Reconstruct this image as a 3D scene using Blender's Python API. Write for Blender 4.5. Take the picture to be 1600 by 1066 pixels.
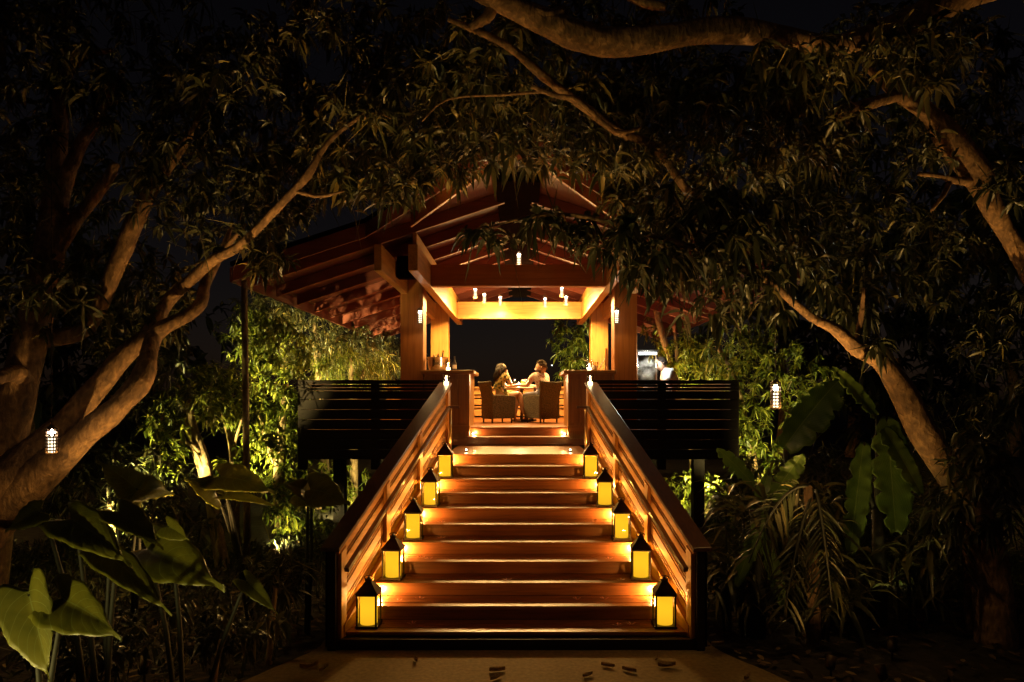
import bpy, bmesh, math, random
import numpy as np
from mathutils import Vector, Matrix, Euler, noise

R = math.radians
random.seed(7)
rng = np.random.default_rng(11)
for o in list(bpy.data.objects):
    bpy.data.objects.remove(o)
scene = bpy.context.scene
COL = scene.collection

# ------------------------------------------------------------------ camera
EYE = 2.37            # metres above the path
CX = 0.05
F = 1067.0            # focal length in pixels of a 1600 px wide frame (24 mm lens)
cam_d = bpy.data.cameras.new('camera')
cam_d.lens = 24.0
cam_d.sensor_width = 36.0
cam_d.shift_x = -15 / 1600
cam_d.shift_y = 87 / 1600
cam_d.clip_start = 0.05
cam_d.clip_end = 3000
cam = bpy.data.objects.new('camera', cam_d)
cam.location = (CX, 0, EYE)
cam.rotation_euler = (R(90), 0, 0)
COL.objects.link(cam)
scene.camera = cam

# ------------------------------------------------------------------ night sky, moon, exposure
w = bpy.data.worlds.new('World')
scene.world = w
w.use_nodes = True
nt = w.node_tree
bg = nt.nodes['Background']
sky = nt.nodes.new('ShaderNodeTexSky')
sky.sky_type = 'NISHITA'
sky.sun_disc = False
sky.sun_elevation = R(25)
sky.sun_rotation = R(200)
tint = nt.nodes.new('ShaderNodeMix'); tint.data_type = 'RGBA'; tint.blend_type = 'MULTIPLY'
tint.inputs[0].default_value = 1
tint.inputs[7].default_value = (1, .56, .46, 1)
nt.links.new(sky.outputs[0], tint.inputs[6])
nt.links.new(tint.outputs[2], bg.inputs[0])
bg.inputs[1].default_value = 0.0012
sun_d = bpy.data.lights.new('moon', 'SUN')
sun_d.energy = 0.006
sun_d.angle = R(0.5)
sun_d.color = (1, .9, .8)
sun = bpy.data.objects.new('moon', sun_d)
sun.rotation_euler = (R(65), 0, R(-20))
COL.objects.link(sun)
scene.view_settings.view_transform = 'Standard'
scene.view_settings.look = 'None'
scene.view_settings.exposure = .3
scene.view_settings.gamma = 1
scene.render.engine = 'CYCLES'
cy = scene.cycles
cy.use_denoising = True
cy.use_adaptive_sampling = False
cy.max_bounces = 5
cy.diffuse_bounces = 3
cy.glossy_bounces = 2
cy.transmission_bounces = 4
cy.transparent_max_bounces = 12
cy.volume_bounces = 0
cy.sample_clamp_indirect = 2
cy.caustics_reflective = False
cy.caustics_refractive = False


def at(px, py, d):
    """A point of the place, read off the photograph at a measured depth."""
    return Vector((CX + (px - 815) / F * d, d, EYE - (py - 620) / F * d))


# ------------------------------------------------------------------ helpers
def link(o, parent=None):
    COL.objects.link(o)
    if parent is not None:
        o.parent = parent
    return o


def tag(o, label=None, cat=None, group=None, kind=None):
    if label: o['label'] = label
    if cat: o['category'] = cat
    if group: o['group'] = group
    if kind: o['kind'] = kind
    return o


def empty(name, loc, label, cat, group=None, rz=0):
    o = bpy.data.objects.new(name, None)
    o.empty_display_size = .1
    o.location = loc
    o.rotation_euler = (0, 0, rz)
    link(o)
    return tag(o, label, cat, group)


class MB:
    """Collects shapes, then links them as one mesh object."""
    def __init__(self):
        self.v = []; self.f = []; self.sm = []; self.uv = []

    def add(self, vs, fs, smooth=False):
        n = len(self.v)
        self.v += [tuple(p) for p in vs]
        self.f += [tuple(i + n for i in f) for f in fs]
        self.sm += [smooth] * len(fs)
        return self

    def box(self, x0, x1, y0, y1, z0, z1):
        vs = [(x, y, z) for x in (x0, x1) for y in (y0, y1) for z in (z0, z1)]
        return self.add(vs, [(0, 1, 3, 2), (4, 6, 7, 5), (0, 4, 5, 1), (2, 3, 7, 6), (0, 2, 6, 4), (1, 5, 7, 3)])

    def bar(self, a, b, wd, ht, up=(0, 0, 1), off=(0, 0)):
        """square bar from a to b; wd across, ht along up"""
        a, b = Vector(a), Vector(b)
        t = (b - a).normalized()
        s = t.cross(Vector(up)).normalized()
        u = s.cross(t)
        vs = []
        for p in (a, b):
            for i in (-.5, .5):
                for j in (-.5, .5):
                    vs.append(p + s * (wd * i + off[0]) + u * (ht * j + off[1]))
        return self.add(vs, [(0, 1, 3, 2), (4, 6, 7, 5), (0, 4, 5, 1), (2, 3, 7, 6), (0, 2, 6, 4), (1, 5, 7, 3)])

    def prism(self, poly, ext):
        """polygon (3-D points) extruded by vector ext"""
        n = len(poly)
        e = Vector(ext)
        vs = [Vector(p) for p in poly] + [Vector(p) + e for p in poly]
        fs = [tuple(range(n))[::-1], tuple(range(n, 2 * n))]
        fs += [(i, (i + 1) % n, n + (i + 1) % n, n + i) for i in range(n)]
        return self.add(vs, fs)

    def tube(self, pts, rad, n=8, cap=True, jit=0.0):
        pts = [Vector(p) for p in pts]
        if not hasattr(rad, '__len__'):
            rad = [rad] * len(pts)
        vs, fs = [], []
        ref = None
        for i, p in enumerate(pts):
            t = (pts[min(i + 1, len(pts) - 1)] - pts[max(i - 1, 0)]).normalized()
            if ref is None:
                ref = t.orthogonal().normalized()
            ref = (ref - t * ref.dot(t)).normalized()
            b = t.cross(ref)
            for k in range(n):
                a = 2 * math.pi * k / n
                r = rad[i]
                if jit:
                    r *= 1 + jit * noise.noise(Vector((math.cos(a) * 1.5, math.sin(a) * 1.5, i * .45 + p.x)))
                vs.append(p + (ref * math.cos(a) + b * math.sin(a)) * r)
        for i in range(len(pts) - 1):
            for k in range(n):
                fs.append((i * n + k, i * n + (k + 1) % n, (i + 1) * n + (k + 1) % n, (i + 1) * n + k))
        if cap:
            fs.append(tuple(range(n))[::-1])
            fs.append(tuple(range((len(pts) - 1) * n, len(pts) * n)))
        return self.add(vs, fs, True)

    def lathe(self, prof, c=(0, 0, 0), n=16, cap=True):
        """prof: (radius, z) pairs"""
        vs, fs = [], []
        for r, z in prof:
            for k in range(n):
                a = 2 * math.pi * k / n
                vs.append((c[0] + r * math.cos(a), c[1] + r * math.sin(a), c[2] + z))
        for i in range(len(prof) - 1):
            for k in range(n):
                fs.append((i * n + k, i * n + (k + 1) % n, (i + 1) * n + (k + 1) % n, (i + 1) * n + k))
        if cap:
            fs.append(tuple(range(n))[::-1])
            fs.append(tuple(range((len(prof) - 1) * n, len(prof) * n)))
        return self.add(vs, fs, True)

    def ball(self, c, r, sx=1, sy=1, sz=1, n=10):
        prof = []
        m = max(4, n // 2)
        vs, fs = [], []
        for i in range(m + 1):
            ph = math.pi * i / m
            for k in range(n):
                a = 2 * math.pi * k / n
                vs.append((c[0] + r * sx * math.sin(ph) * math.cos(a), c[1] + r * sy * math.sin(ph) * math.sin(a), c[2] - r * sz * math.cos(ph)))
        for i in range(m):
            for k in range(n):
                fs.append((i * n + k, i * n + (k + 1) % n, (i + 1) * n + (k + 1) % n, (i + 1) * n + k))
        return self.add(vs, fs, True)

    def build(self, name, mat, parent=None, bevel=0, world=True):
        me = bpy.data.meshes.new(name)
        me.from_pydata(self.v, [], self.f)
        me.polygons.foreach_set('use_smooth', self.sm)
        me.materials.append(mat)
        me.update()
        o = bpy.data.objects.new(name, me)
        link(o, parent)
        if world and parent is not None:
            q = parent; L = Vector()
            while q is not None:
                L += q.location; q = q.parent
            o.location = -L
        if bevel:
            b = o.modifiers.new('bevel', 'BEVEL')
            b.width = bevel; b.segments = 2; b.limit_method = 'ANGLE'
        return o


def copy_tree(o, parent=None):
    c = o.copy()
    COL.objects.link(c)
    c.parent = parent
    for ch in list(o.children):
        copy_tree(ch, c)
    return c


def lamp(name, kind, loc, energy, color, radius=.05, parent=None, target=None, size=None, blend=.6):
    d = bpy.data.lights.new(name, kind)
    d.energy = energy
    d.color = color
    d.shadow_soft_size = radius
    if kind == 'SPOT':
        d.spot_size = R(size or 90)
        d.spot_blend = blend
    o = bpy.data.objects.new(name, d)
    link(o, parent)
    L = Vector(loc)
    if target is not None:
        o.rotation_euler = (Vector(target) - L).to_track_quat('-Z', 'Y').to_euler()
    if parent is not None:
        L = L - parent.location
    o.location = L
    return o


# ------------------------------------------------------------------ materials
def new_mat(name):
    m = bpy.data.materials.new(name)
    m.use_nodes = True
    return m, m.node_tree, m.node_tree.nodes['Principled BSDF']


def ramp(nt, stops):
    r = nt.nodes.new('ShaderNodeValToRGB')
    while len(r.color_ramp.elements) < len(stops):
        r.color_ramp.elements.new(.5)
    for e, (p, c) in zip(r.color_ramp.elements, stops):
        e.position = p
        e.color = (*c, 1)
    return r


def wood(name, c1, c2, axis='x', rough=.42, bump=.25, scale=1.0, coat=0.0):
    m, nt, b = new_mat(name)
    tc = nt.nodes.new('ShaderNodeTexCoord')
    mp = nt.nodes.new('ShaderNodeMapping')
    s = {'x': (1.2, 22, 22), 'y': (22, 1.2, 22), 'z': (22, 22, 1.2)}[axis]
    mp.inputs['Scale'].default_value = [k * scale for k in s]
    nt.links.new(tc.outputs['Object'], mp.inputs[0])
    n = nt.nodes.new('ShaderNodeTexNoise')
    n.inputs['Scale'].default_value = 1.0
    n.inputs['Detail'].default_value = 6
    n.inputs['Distortion'].default_value = 1.2
    nt.links.new(mp.outputs[0], n.inputs['Vector'])
    n2 = nt.nodes.new('ShaderNodeTexNoise')
    n2.inputs['Scale'].default_value = 1.3
    n2.inputs['Detail'].default_value = 3
    nt.links.new(tc.outputs['Object'], n2.inputs['Vector'])
    mx = nt.nodes.new('ShaderNodeMath'); mx.operation = 'MULTIPLY_ADD'
    mx.inputs[1].default_value = .65
    nt.links.new(n.outputs['Fac'], mx.inputs[0])
    ms = nt.nodes.new('ShaderNodeMath'); ms.operation = 'MULTIPLY'; ms.inputs[1].default_value = .35
    nt.links.new(n2.outputs['Fac'], ms.inputs[0])
    nt.links.new(ms.outputs[0], mx.inputs[2])
    r = ramp(nt, [(.32, c2), (.52, c1), (.72, tuple(min(1, k * 1.25) for k in c1))])
    nt.links.new(mx.outputs[0], r.inputs[0])
    nt.links.new(r.outputs[0], b.inputs['Base Color'])
    b.inputs['Roughness'].default_value = rough
    b.inputs['Coat Weight'].default_value = coat
    b.inputs['Coat Roughness'].default_value = .25
    bp = nt.nodes.new('ShaderNodeBump')
    bp.inputs['Strength'].default_value = bump
    bp.inputs['Distance'].default_value = .004
    nt.links.new(n.outputs['Fac'], bp.inputs['Height'])
    nt.links.new(bp.outputs[0], b.inputs['Normal'])
    return m


def plain(name, c, rough=.5, metal=0, nscale=30, var=.25, bump=.2, dist=.003):
    m, nt, b = new_mat(name)
    tc = nt.nodes.new('ShaderNodeTexCoord')
    n = nt.nodes.new('ShaderNodeTexNoise')
    n.inputs['Scale'].default_value = nscale
    n.inputs['Detail'].default_value = 5
    nt.links.new(tc.outputs['Object'], n.inputs['Vector'])
    r = ramp(nt, [(.3, tuple(k * (1 - var) for k in c)), (.7, tuple(min(1, k * (1 + var)) for k in c))])
    nt.links.new(n.outputs['Fac'], r.inputs[0])
    nt.links.new(r.outputs[0], b.inputs['Base Color'])
    b.inputs['Roughness'].default_value = rough
    b.inputs['Metallic'].default_value = metal
    bp = nt.nodes.new('ShaderNodeBump')
    bp.inputs['Strength'].default_value = bump
    bp.inputs['Distance'].default_value = dist
    nt.links.new(n.outputs['Fac'], bp.inputs['Height'])
    nt.links.new(bp.outputs[0], b.inputs['Normal'])
    return m


def glow(name, c, s):
    m, nt, b = new_mat(name)
    nt.nodes.remove(b)
    e = nt.nodes.new('ShaderNodeEmission')
    e.inputs[0].default_value = (*c, 1)
    e.inputs[1].default_value = s
    nt.links.new(e.outputs[0], nt.nodes['Material Output'].inputs[0])
    return m


def glassy(name, tint=(1, 1, 1), gl=.1):
    m, nt, b = new_mat(name)
    nt.nodes.remove(b)
    t = nt.nodes.new('ShaderNodeBsdfTransparent'); t.inputs[0].default_value = (*tint, 1)
    g = nt.nodes.new('ShaderNodeBsdfGlossy'); g.inputs['Roughness'].default_value = .05
    lw = nt.nodes.new('ShaderNodeLayerWeight'); lw.inputs[0].default_value = .3
    ml = nt.nodes.new('ShaderNodeMath'); ml.operation = 'MULTIPLY_ADD'; ml.inputs[1].default_value = .6; ml.inputs[2].default_value = gl
    nt.links.new(lw.outputs['Fresnel'], ml.inputs[0])
    x = nt.nodes.new('ShaderNodeMixShader')
    nt.links.new(ml.outputs[0], x.inputs[0]); nt.links.new(t.outputs[0], x.inputs[1]); nt.links.new(g.outputs[0], x.inputs[2])
    nt.links.new(x.outputs[0], nt.nodes['Material Output'].inputs[0])
    return m


def leafmat(name, stops, rough=.42, trans=.3, veins=False, nv=7):
    m, nt, b = new_mat(name)
    if veins:
        uvn = nt.nodes.new('ShaderNodeUVMap')
        sep = nt.nodes.new('ShaderNodeSeparateXYZ')
        nt.links.new(uvn.outputs[0], sep.inputs[0])
        tc = nt.nodes.new('ShaderNodeTexCoord')
        n = nt.nodes.new('ShaderNodeTexNoise'); n.inputs['Scale'].default_value = 9; n.inputs['Detail'].default_value = 5
        nt.links.new(tc.outputs['Object'], n.inputs['Vector'])
        r = ramp(nt, stops)
        nt.links.new(n.outputs['Fac'], r.inputs[0])
        # v: -1..1 stored as 0..1 in y ; u along x
        av = nt.nodes.new('ShaderNodeMath'); av.operation = 'SUBTRACT'; av.inputs[1].default_value = .5
        nt.links.new(sep.outputs[1], av.inputs[0])
        ab = nt.nodes.new('ShaderNodeMath'); ab.operation = 'ABSOLUTE'; nt.links.new(av.outputs[0], ab.inputs[0])
        ph = nt.nodes.new('ShaderNodeMath'); ph.operation = 'MULTIPLY_ADD'; ph.inputs[1].default_value = -.7
        nt.links.new(ab.outputs[0], ph.inputs[0]); nt.links.new(sep.outputs[0], ph.inputs[2])
        sn = nt.nodes.new('ShaderNodeMath'); sn.operation = 'MULTIPLY'; sn.inputs[1].default_value = nv
        nt.links.new(ph.outputs[0], sn.inputs[0])
        fr = nt.nodes.new('ShaderNodeMath'); fr.operation = 'FRACT'; nt.links.new(sn.outputs[0], fr.inputs[0])
        c1 = nt.nodes.new('ShaderNodeMath'); c1.operation = 'LESS_THAN'; c1.inputs[1].default_value = .07
        nt.links.new(fr.outputs[0], c1.inputs[0])
        c2 = nt.nodes.new('ShaderNodeMath'); c2.operation = 'LESS_THAN'; c2.inputs[1].default_value = .012
        nt.links.new(ab.outputs[0], c2.inputs[0])
        mx = nt.nodes.new('ShaderNodeMath'); mx.operation = 'MAXIMUM'
        nt.links.new(c1.outputs[0], mx.inputs[0]); nt.links.new(c2.outputs[0], mx.inputs[1])
        mc = nt.nodes.new('ShaderNodeMix'); mc.data_type = 'RGBA'
        ms = nt.nodes.new('ShaderNodeMath'); ms.operation = 'MULTIPLY'; ms.inputs[1].default_value = .45
        nt.links.new(mx.outputs[0], ms.inputs[0])
        nt.links.new(ms.outputs[0], mc.inputs[0])
        nt.links.new(r.outputs[0], mc.inputs[6])
        mc.inputs[7].default_value = (.28, .34, .12, 1)
        col = mc.outputs[2]
    else:
        g = nt.nodes.new('ShaderNodeNewGeometry')
        r = ramp(nt, stops)
        nt.links.new(g.outputs['Random Per Island'], r.inputs[0])
        col = r.outputs[0]
    nt.links.new(col, b.inputs['Base Color'])
    b.inputs['Roughness'].default_value = rough
    t = nt.nodes.new('ShaderNodeBsdfTranslucent')
    nt.links.new(col, t.inputs[0])
    x = nt.nodes.new('ShaderNodeMixShader'); x.inputs[0].default_value = trans
    nt.links.new(b.outputs[0], x.inputs[1]); nt.links.new(t.outputs[0], x.inputs[2])
    nt.links.new(x.outputs[0], nt.nodes['Material Output'].inputs[0])
    return m


def bark(name, c1, c2):
    m, nt, b = new_mat(name)
    tc = nt.nodes.new('ShaderNodeTexCoord')
    n = nt.nodes.new('ShaderNodeTexNoise'); n.inputs['Scale'].default_value = 7; n.inputs['Detail'].default_value = 9; n.inputs['Roughness'].default_value = .65
    nt.links.new(tc.outputs['Object'], n.inputs['Vector'])
    mp = nt.nodes.new('ShaderNodeMapping'); mp.inputs['Scale'].default_value = (16, 16, 7)
    nt.links.new(tc.outputs['Object'], mp.inputs[0])
    v = nt.nodes.new('ShaderNodeTexNoise'); v.inputs['Scale'].default_value = 1.4; v.inputs['Detail'].default_value = 5; v.inputs['Distortion'].default_value = .5
    nt.links.new(mp.outputs[0], v.inputs['Vector'])
    mx = nt.nodes.new('ShaderNodeMath'); mx.operation = 'MULTIPLY'
    nt.links.new(n.outputs['Fac'], mx.inputs[0]); nt.links.new(v.outputs['Fac'], mx.inputs[1])
    r = ramp(nt, [(.12, c2), (.25, tuple((p + q) / 2 for p, q in zip(c1, c2))), (.34, c1), (.48, tuple(k * 1.3 for k in c1))])
    nt.links.new(mx.outputs[0], r.inputs[0])
    nt.links.new(r.outputs[0], b.inputs['Base Color'])
    b.inputs['Roughness'].default_value = .85
    bp = nt.nodes.new('ShaderNodeBump'); bp.inputs['Strength'].default_value = 1; bp.inputs['Distance'].default_value = .045
    nt.links.new(mx.outputs[0], bp.inputs['Height'])
    nt.links.new(bp.outputs[0], b.inputs['Normal'])
    return m


CEDAR, CEDAR_D = (.43, .215, .058), (.27, .118, .03)
M = {}
M['cedar_x'] = wood('cedar along x', CEDAR, CEDAR_D, 'x')
M['cedar_y'] = wood('cedar along y', CEDAR, CEDAR_D, 'y')
M['cedar_z'] = wood('cedar upright', CEDAR, CEDAR_D, 'z')
M['wall_y'] = wood('stair wall boards', (.50, .215, .036), (.36, .135, .022), 'y', rough=.72, bump=.05)
M['wall_z'] = wood('stair wall posts', (.54, .24, .042), (.38, .145, .026), 'z', rough=.5)
M['tread'] = wood('tread boards', (.31, .105, .028), (.15, .042, .011), 'x', rough=.36, coat=.3)
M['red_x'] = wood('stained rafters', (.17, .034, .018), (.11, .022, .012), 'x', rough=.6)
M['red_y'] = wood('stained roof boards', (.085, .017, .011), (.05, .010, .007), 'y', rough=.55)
M['cap'] = wood('varnished rail cap', (.085, .032, .016), (.045, .016, .009), 'y', rough=.38, coat=.5)
M['col_z'] = wood('shaded cedar columns', (.40, .145, .034), (.26, .085, .02), 'z')  # cedar toned darker and redder: dimness of the front columns put into the colour
M['beam_x'] = wood('shaded cedar beam', (.36, .115, .036), (.24, .07, .022), 'x')  # same cedar, with the dim light on the front beam put into its colour
M['dark_x'] = wood('shade-dark timber', (.016, .009, .007), (.009, .005, .004), 'x', rough=.5)  # shade of the unlit outer timber put into a near-black colour
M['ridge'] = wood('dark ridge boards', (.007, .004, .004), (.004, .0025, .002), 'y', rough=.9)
M['iron'] = plain('aged iron', (.045, .03, .022), .45, .7, 40)
M['brass'] = plain('brass', (.55, .36, .14), .3, 1.0, 60, .1, .05)
M['steel'] = plain('hammered steel', (.62, .58, .52), .22, 1.0, 50, .08, .35, .004)
M['tin'] = plain('perforated tin', (.16, .10, .06), .4, .8, 50)
M['candle'] = glow('lit wax pillar', (1.0, .53, .018), 1.1)
# the wax glows most around the flame near its top and dims a little towards the foot
_t = M['candle'].node_tree
_c = _t.nodes.new('ShaderNodeTexCoord'); _d = _t.nodes.new('ShaderNodeVectorMath'); _d.operation = 'DISTANCE'
_d.inputs[1].default_value = (0, 0, .19)
_r = _t.nodes.new('ShaderNodeMapRange'); _r.inputs[1].default_value = .07; _r.inputs[2].default_value = .2; _r.inputs[3].default_value = 1.08; _r.inputs[4].default_value = .78
_t.links.new(_c.outputs['Object'], _d.inputs[0]); _t.links.new(_d.outputs['Value'], _r.inputs[0])
_t.links.new(_r.outputs[0], _t.nodes['Emission'].inputs[1])
M['candle_small'] = glow('lit candle', (1.0, .72, .32), 9)
M['flame'] = glow('flame', (1.0, .75, .35), 40)
M['steplight'] = glow('lit step light', (1.0, .82, .5), 22)
M['bulb'] = glow('pendant bulb', (1.0, .80, .50), 3)
M['bulb_hot'] = glow('pendant filament', (1.0, .86, .66), 45)
M['tube'] = glow('white lamp tube', (.92, .98, 1.0), 5)
M['glass'] = glassy('clear glass')
M['glass_amber'] = glassy('lantern glass', (1, .93, .8), .05)
M['green_glass'] = glassy('bottle glass', (.25, .35, .12), .2)
M['wicker'] = plain('woven wicker', (.075, .058, .028), .8, 0, 60, .8, 1.0, .03)
M['cloth'] = plain('cream cloth', (.75, .68, .55), .8, 0, 60, .05)
M['concrete'] = plain('path concrete', (.25, .17, .07), .9, 0, 26, .22, .5, .004)
M['soil'] = plain('dark soil', (.035, .027, .02), .95, 0, 8, .5, 1, .05)
M['skin'] = plain('skin', (.62, .36, .24), .5, 0, 40, .06, .05)
M['hair_dark'] = plain('dark brown hair', (.020, .010, .006), .7, 0, 90, .4, .6, .01)
M['hair_brown'] = plain('brown hair', (.075, .045, .022), .7, 0, 90, .4, .6, .01)
M['beard'] = plain('auburn beard', (.07, .022, .009), .8, 0, 90, .4, .6, .01)
M['shirt_white'] = plain('white shirt', (.80, .80, .80), .7, 0, 20, .04)
M['trousers'] = plain('dark trousers', (.05, .035, .035), .8, 0, 40)
M['shoe'] = plain('dark shoe', (.03, .02, .02), .4, 0, 40)
M['lips'] = plain('lips', (.4, .12, .09), .4, 0, 40)
M['eye'] = plain('dark eye', (.02, .015, .01), .2, 0, 40)
M['bark'] = bark('mango bark', (.34, .195, .085), (.09, .05, .026))
M['bark_pale'] = bark('pale bark', (.36, .25, .13), (.14, .09, .045))
M['twig'] = plain('twig', (.14, .085, .045), .8)
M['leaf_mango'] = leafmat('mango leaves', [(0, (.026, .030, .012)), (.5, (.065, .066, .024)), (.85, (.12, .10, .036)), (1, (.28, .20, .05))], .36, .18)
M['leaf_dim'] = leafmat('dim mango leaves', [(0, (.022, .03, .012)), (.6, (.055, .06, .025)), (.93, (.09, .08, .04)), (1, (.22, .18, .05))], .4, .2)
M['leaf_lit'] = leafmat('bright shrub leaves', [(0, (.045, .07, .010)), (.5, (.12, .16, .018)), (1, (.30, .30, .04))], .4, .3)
M['leaf_dry'] = leafmat('dry leaves', [(0, (.05, .028, .015)), (.7, (.13, .08, .038)), (1, (.34, .24, .10))], .7, .15)
M['leaf_fallen'] = plain('fallen leaf', (.34, .22, .085), .75, 0, 55, .45, .5)
M['leaf_big'] = leafmat('big heart leaves', [(.3, (.12, .125, .010)), (.7, (.21, .20, .018))], .42, .3, True, 8)
M['leaf_banana'] = leafmat('banana leaves', [(.3, (.07, .13, .02)), (.7, (.12, .19, .03))], .4, .35, True, 22)
M['stalk'] = plain('green stalk', (.022, .022, .012), .7)
M['grass'] = leafmat('grass blades', [(0, (.03, .06, .01)), (1, (.08, .12, .02))], .6, .3)
M['petal'] = plain('pink petals', (.88, .45, .42), .6, 0, 60, .15)
M['petal_red'] = plain('red petals', (.65, .05, .04), .5, 0, 60, .15)


def fabric(name, cols, scale):
    m, nt, b = new_mat(name)
    tc = nt.nodes.new('ShaderNodeTexCoord')
    v = nt.nodes.new('ShaderNodeTexVoronoi'); v.inputs['Scale'].default_value = scale
    nt.links.new(tc.outputs['Object'], v.inputs['Vector'])
    sp = nt.nodes.new('ShaderNodeSeparateColor'); nt.links.new(v.outputs['Color'], sp.inputs[0])
    r = ramp(nt, cols); r.color_ramp.interpolation = 'CONSTANT'
    nt.links.new(sp.outputs[0], r.inputs[0]); nt.links.new(r.outputs[0], b.inputs['Base Color'])
    b.inputs['Roughness'].default_value = .8
    return m


M['dress'] = fabric('green patterned dress', [(0, (.42, .34, .10)), (.4, (.06, .05, .02)), (.65, (.5, .42, .15)), (.85, (.12, .16, .05))], 26)
M['shirt_pink'] = fabric('pink patterned shirt', [(0, (.72, .62, .58)), (.5, (.50, .14, .13)), (.72, (.76, .66, .62))], 46)

for k_ in ('ridge', 'dark_x'):
    M[k_].node_tree.nodes['Principled BSDF'].inputs['Specular IOR Level'].default_value = 0 if k_ == 'ridge' else .25
    M[k_].node_tree.nodes['Principled BSDF'].inputs['Roughness'].default_value = .9 if k_ == 'ridge' else .6

# ------------------------------------------------------------------ setting: ground, path
mb = MB()
mb.add([(-400, -40, -.02), (400, -40, -.02), (400, 900, -.02), (-400, 900, -.02)], [(0, 1, 2, 3)])
tag(mb.build('ground', M['soil']), kind='structure')
mb = MB()
edge = []
for i in range(60):
    y = 7.0 - 10 * i / 59
    edge.append((max(1.86, 1.86 + .58 * (6.42 - y)) + .05 * noise.noise(Vector((y * 3.1, 0, 2))) + .02 * noise.noise(Vector((y * 14, 5, 2))), y))
mb.prism([(-x, y, 0) for x, y in edge] + [(x + .04 * noise.noise(Vector((y * 4, 9, 0))), y, 0) for x, y in edge[::-1]], (0, 0, -.12))
tag(mb.build('path', M['concrete']), kind='structure')

# ------------------------------------------------------------------ staircase
GO, RISE, D0 = .341, .14, 6.5
def halfw(y): return 1.68 - .161 * (y - 6.4)      # the stair narrows towards the deck
stairs = empty('staircase', (0, 6.4, 0), 'wide cedar staircase narrowing up to the pavilion between slatted side walls', 'staircase')
DECK = 1.84
LAND_Y1 = 11.62
for k in range(11):
    y0, y1 = D0 + GO * k, D0 + GO * (k + 1)
    if k == 10: y1 = LAND_Y1
    z = RISE * (k + 1)
    w0, w1 = halfw(y0) - .02, halfw(min(y1, 10.3)) - .02
    mb = MB()
    nb = 3 if k < 10 else 12
    for j in range(nb):                          # boards with narrow gaps
        a = y0 - .03 + (y1 - y0 + .03) * j / nb
        c = y0 - .03 + (y1 - y0 + .03) * (j + 1) / nb - .006
        wa = halfw(min(max(a, 6.4), 10.3)) - .02
        mb.add([(-wa, a, z - .035), (wa, a, z - .035), (wa, c, z - .035), (-wa, c, z - .035),
                (-wa, a, z), (wa, a, z), (wa, c, z), (-wa, c, z)],
               [(3, 2, 1, 0), (4, 5, 6, 7), (0, 1, 5, 4), (1, 2, 6, 5), (2, 3, 7, 6), (3, 0, 4, 7)])
    mb.build('tread', M['tread'], stairs, bevel=.005)
    mb = MB()
    mb.box(-w0, w0, y0 + .004, y0 + .03, z - RISE, z - .037)
    mb.build('riser', M['tread'], stairs)
mb = MB()     # broad dark plinth under the first tread
mb.box(-1.77, 1.77, 6.38, 6.50, 0, .10)
mb.box(-1.80, -1.70, 6.50, 6.9, 0, .10); mb.box(1.70, 1.80, 6.50, 6.9, 0, .10)
mb.build('plinth', M['dark_x'], stairs, bevel=.006)
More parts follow.
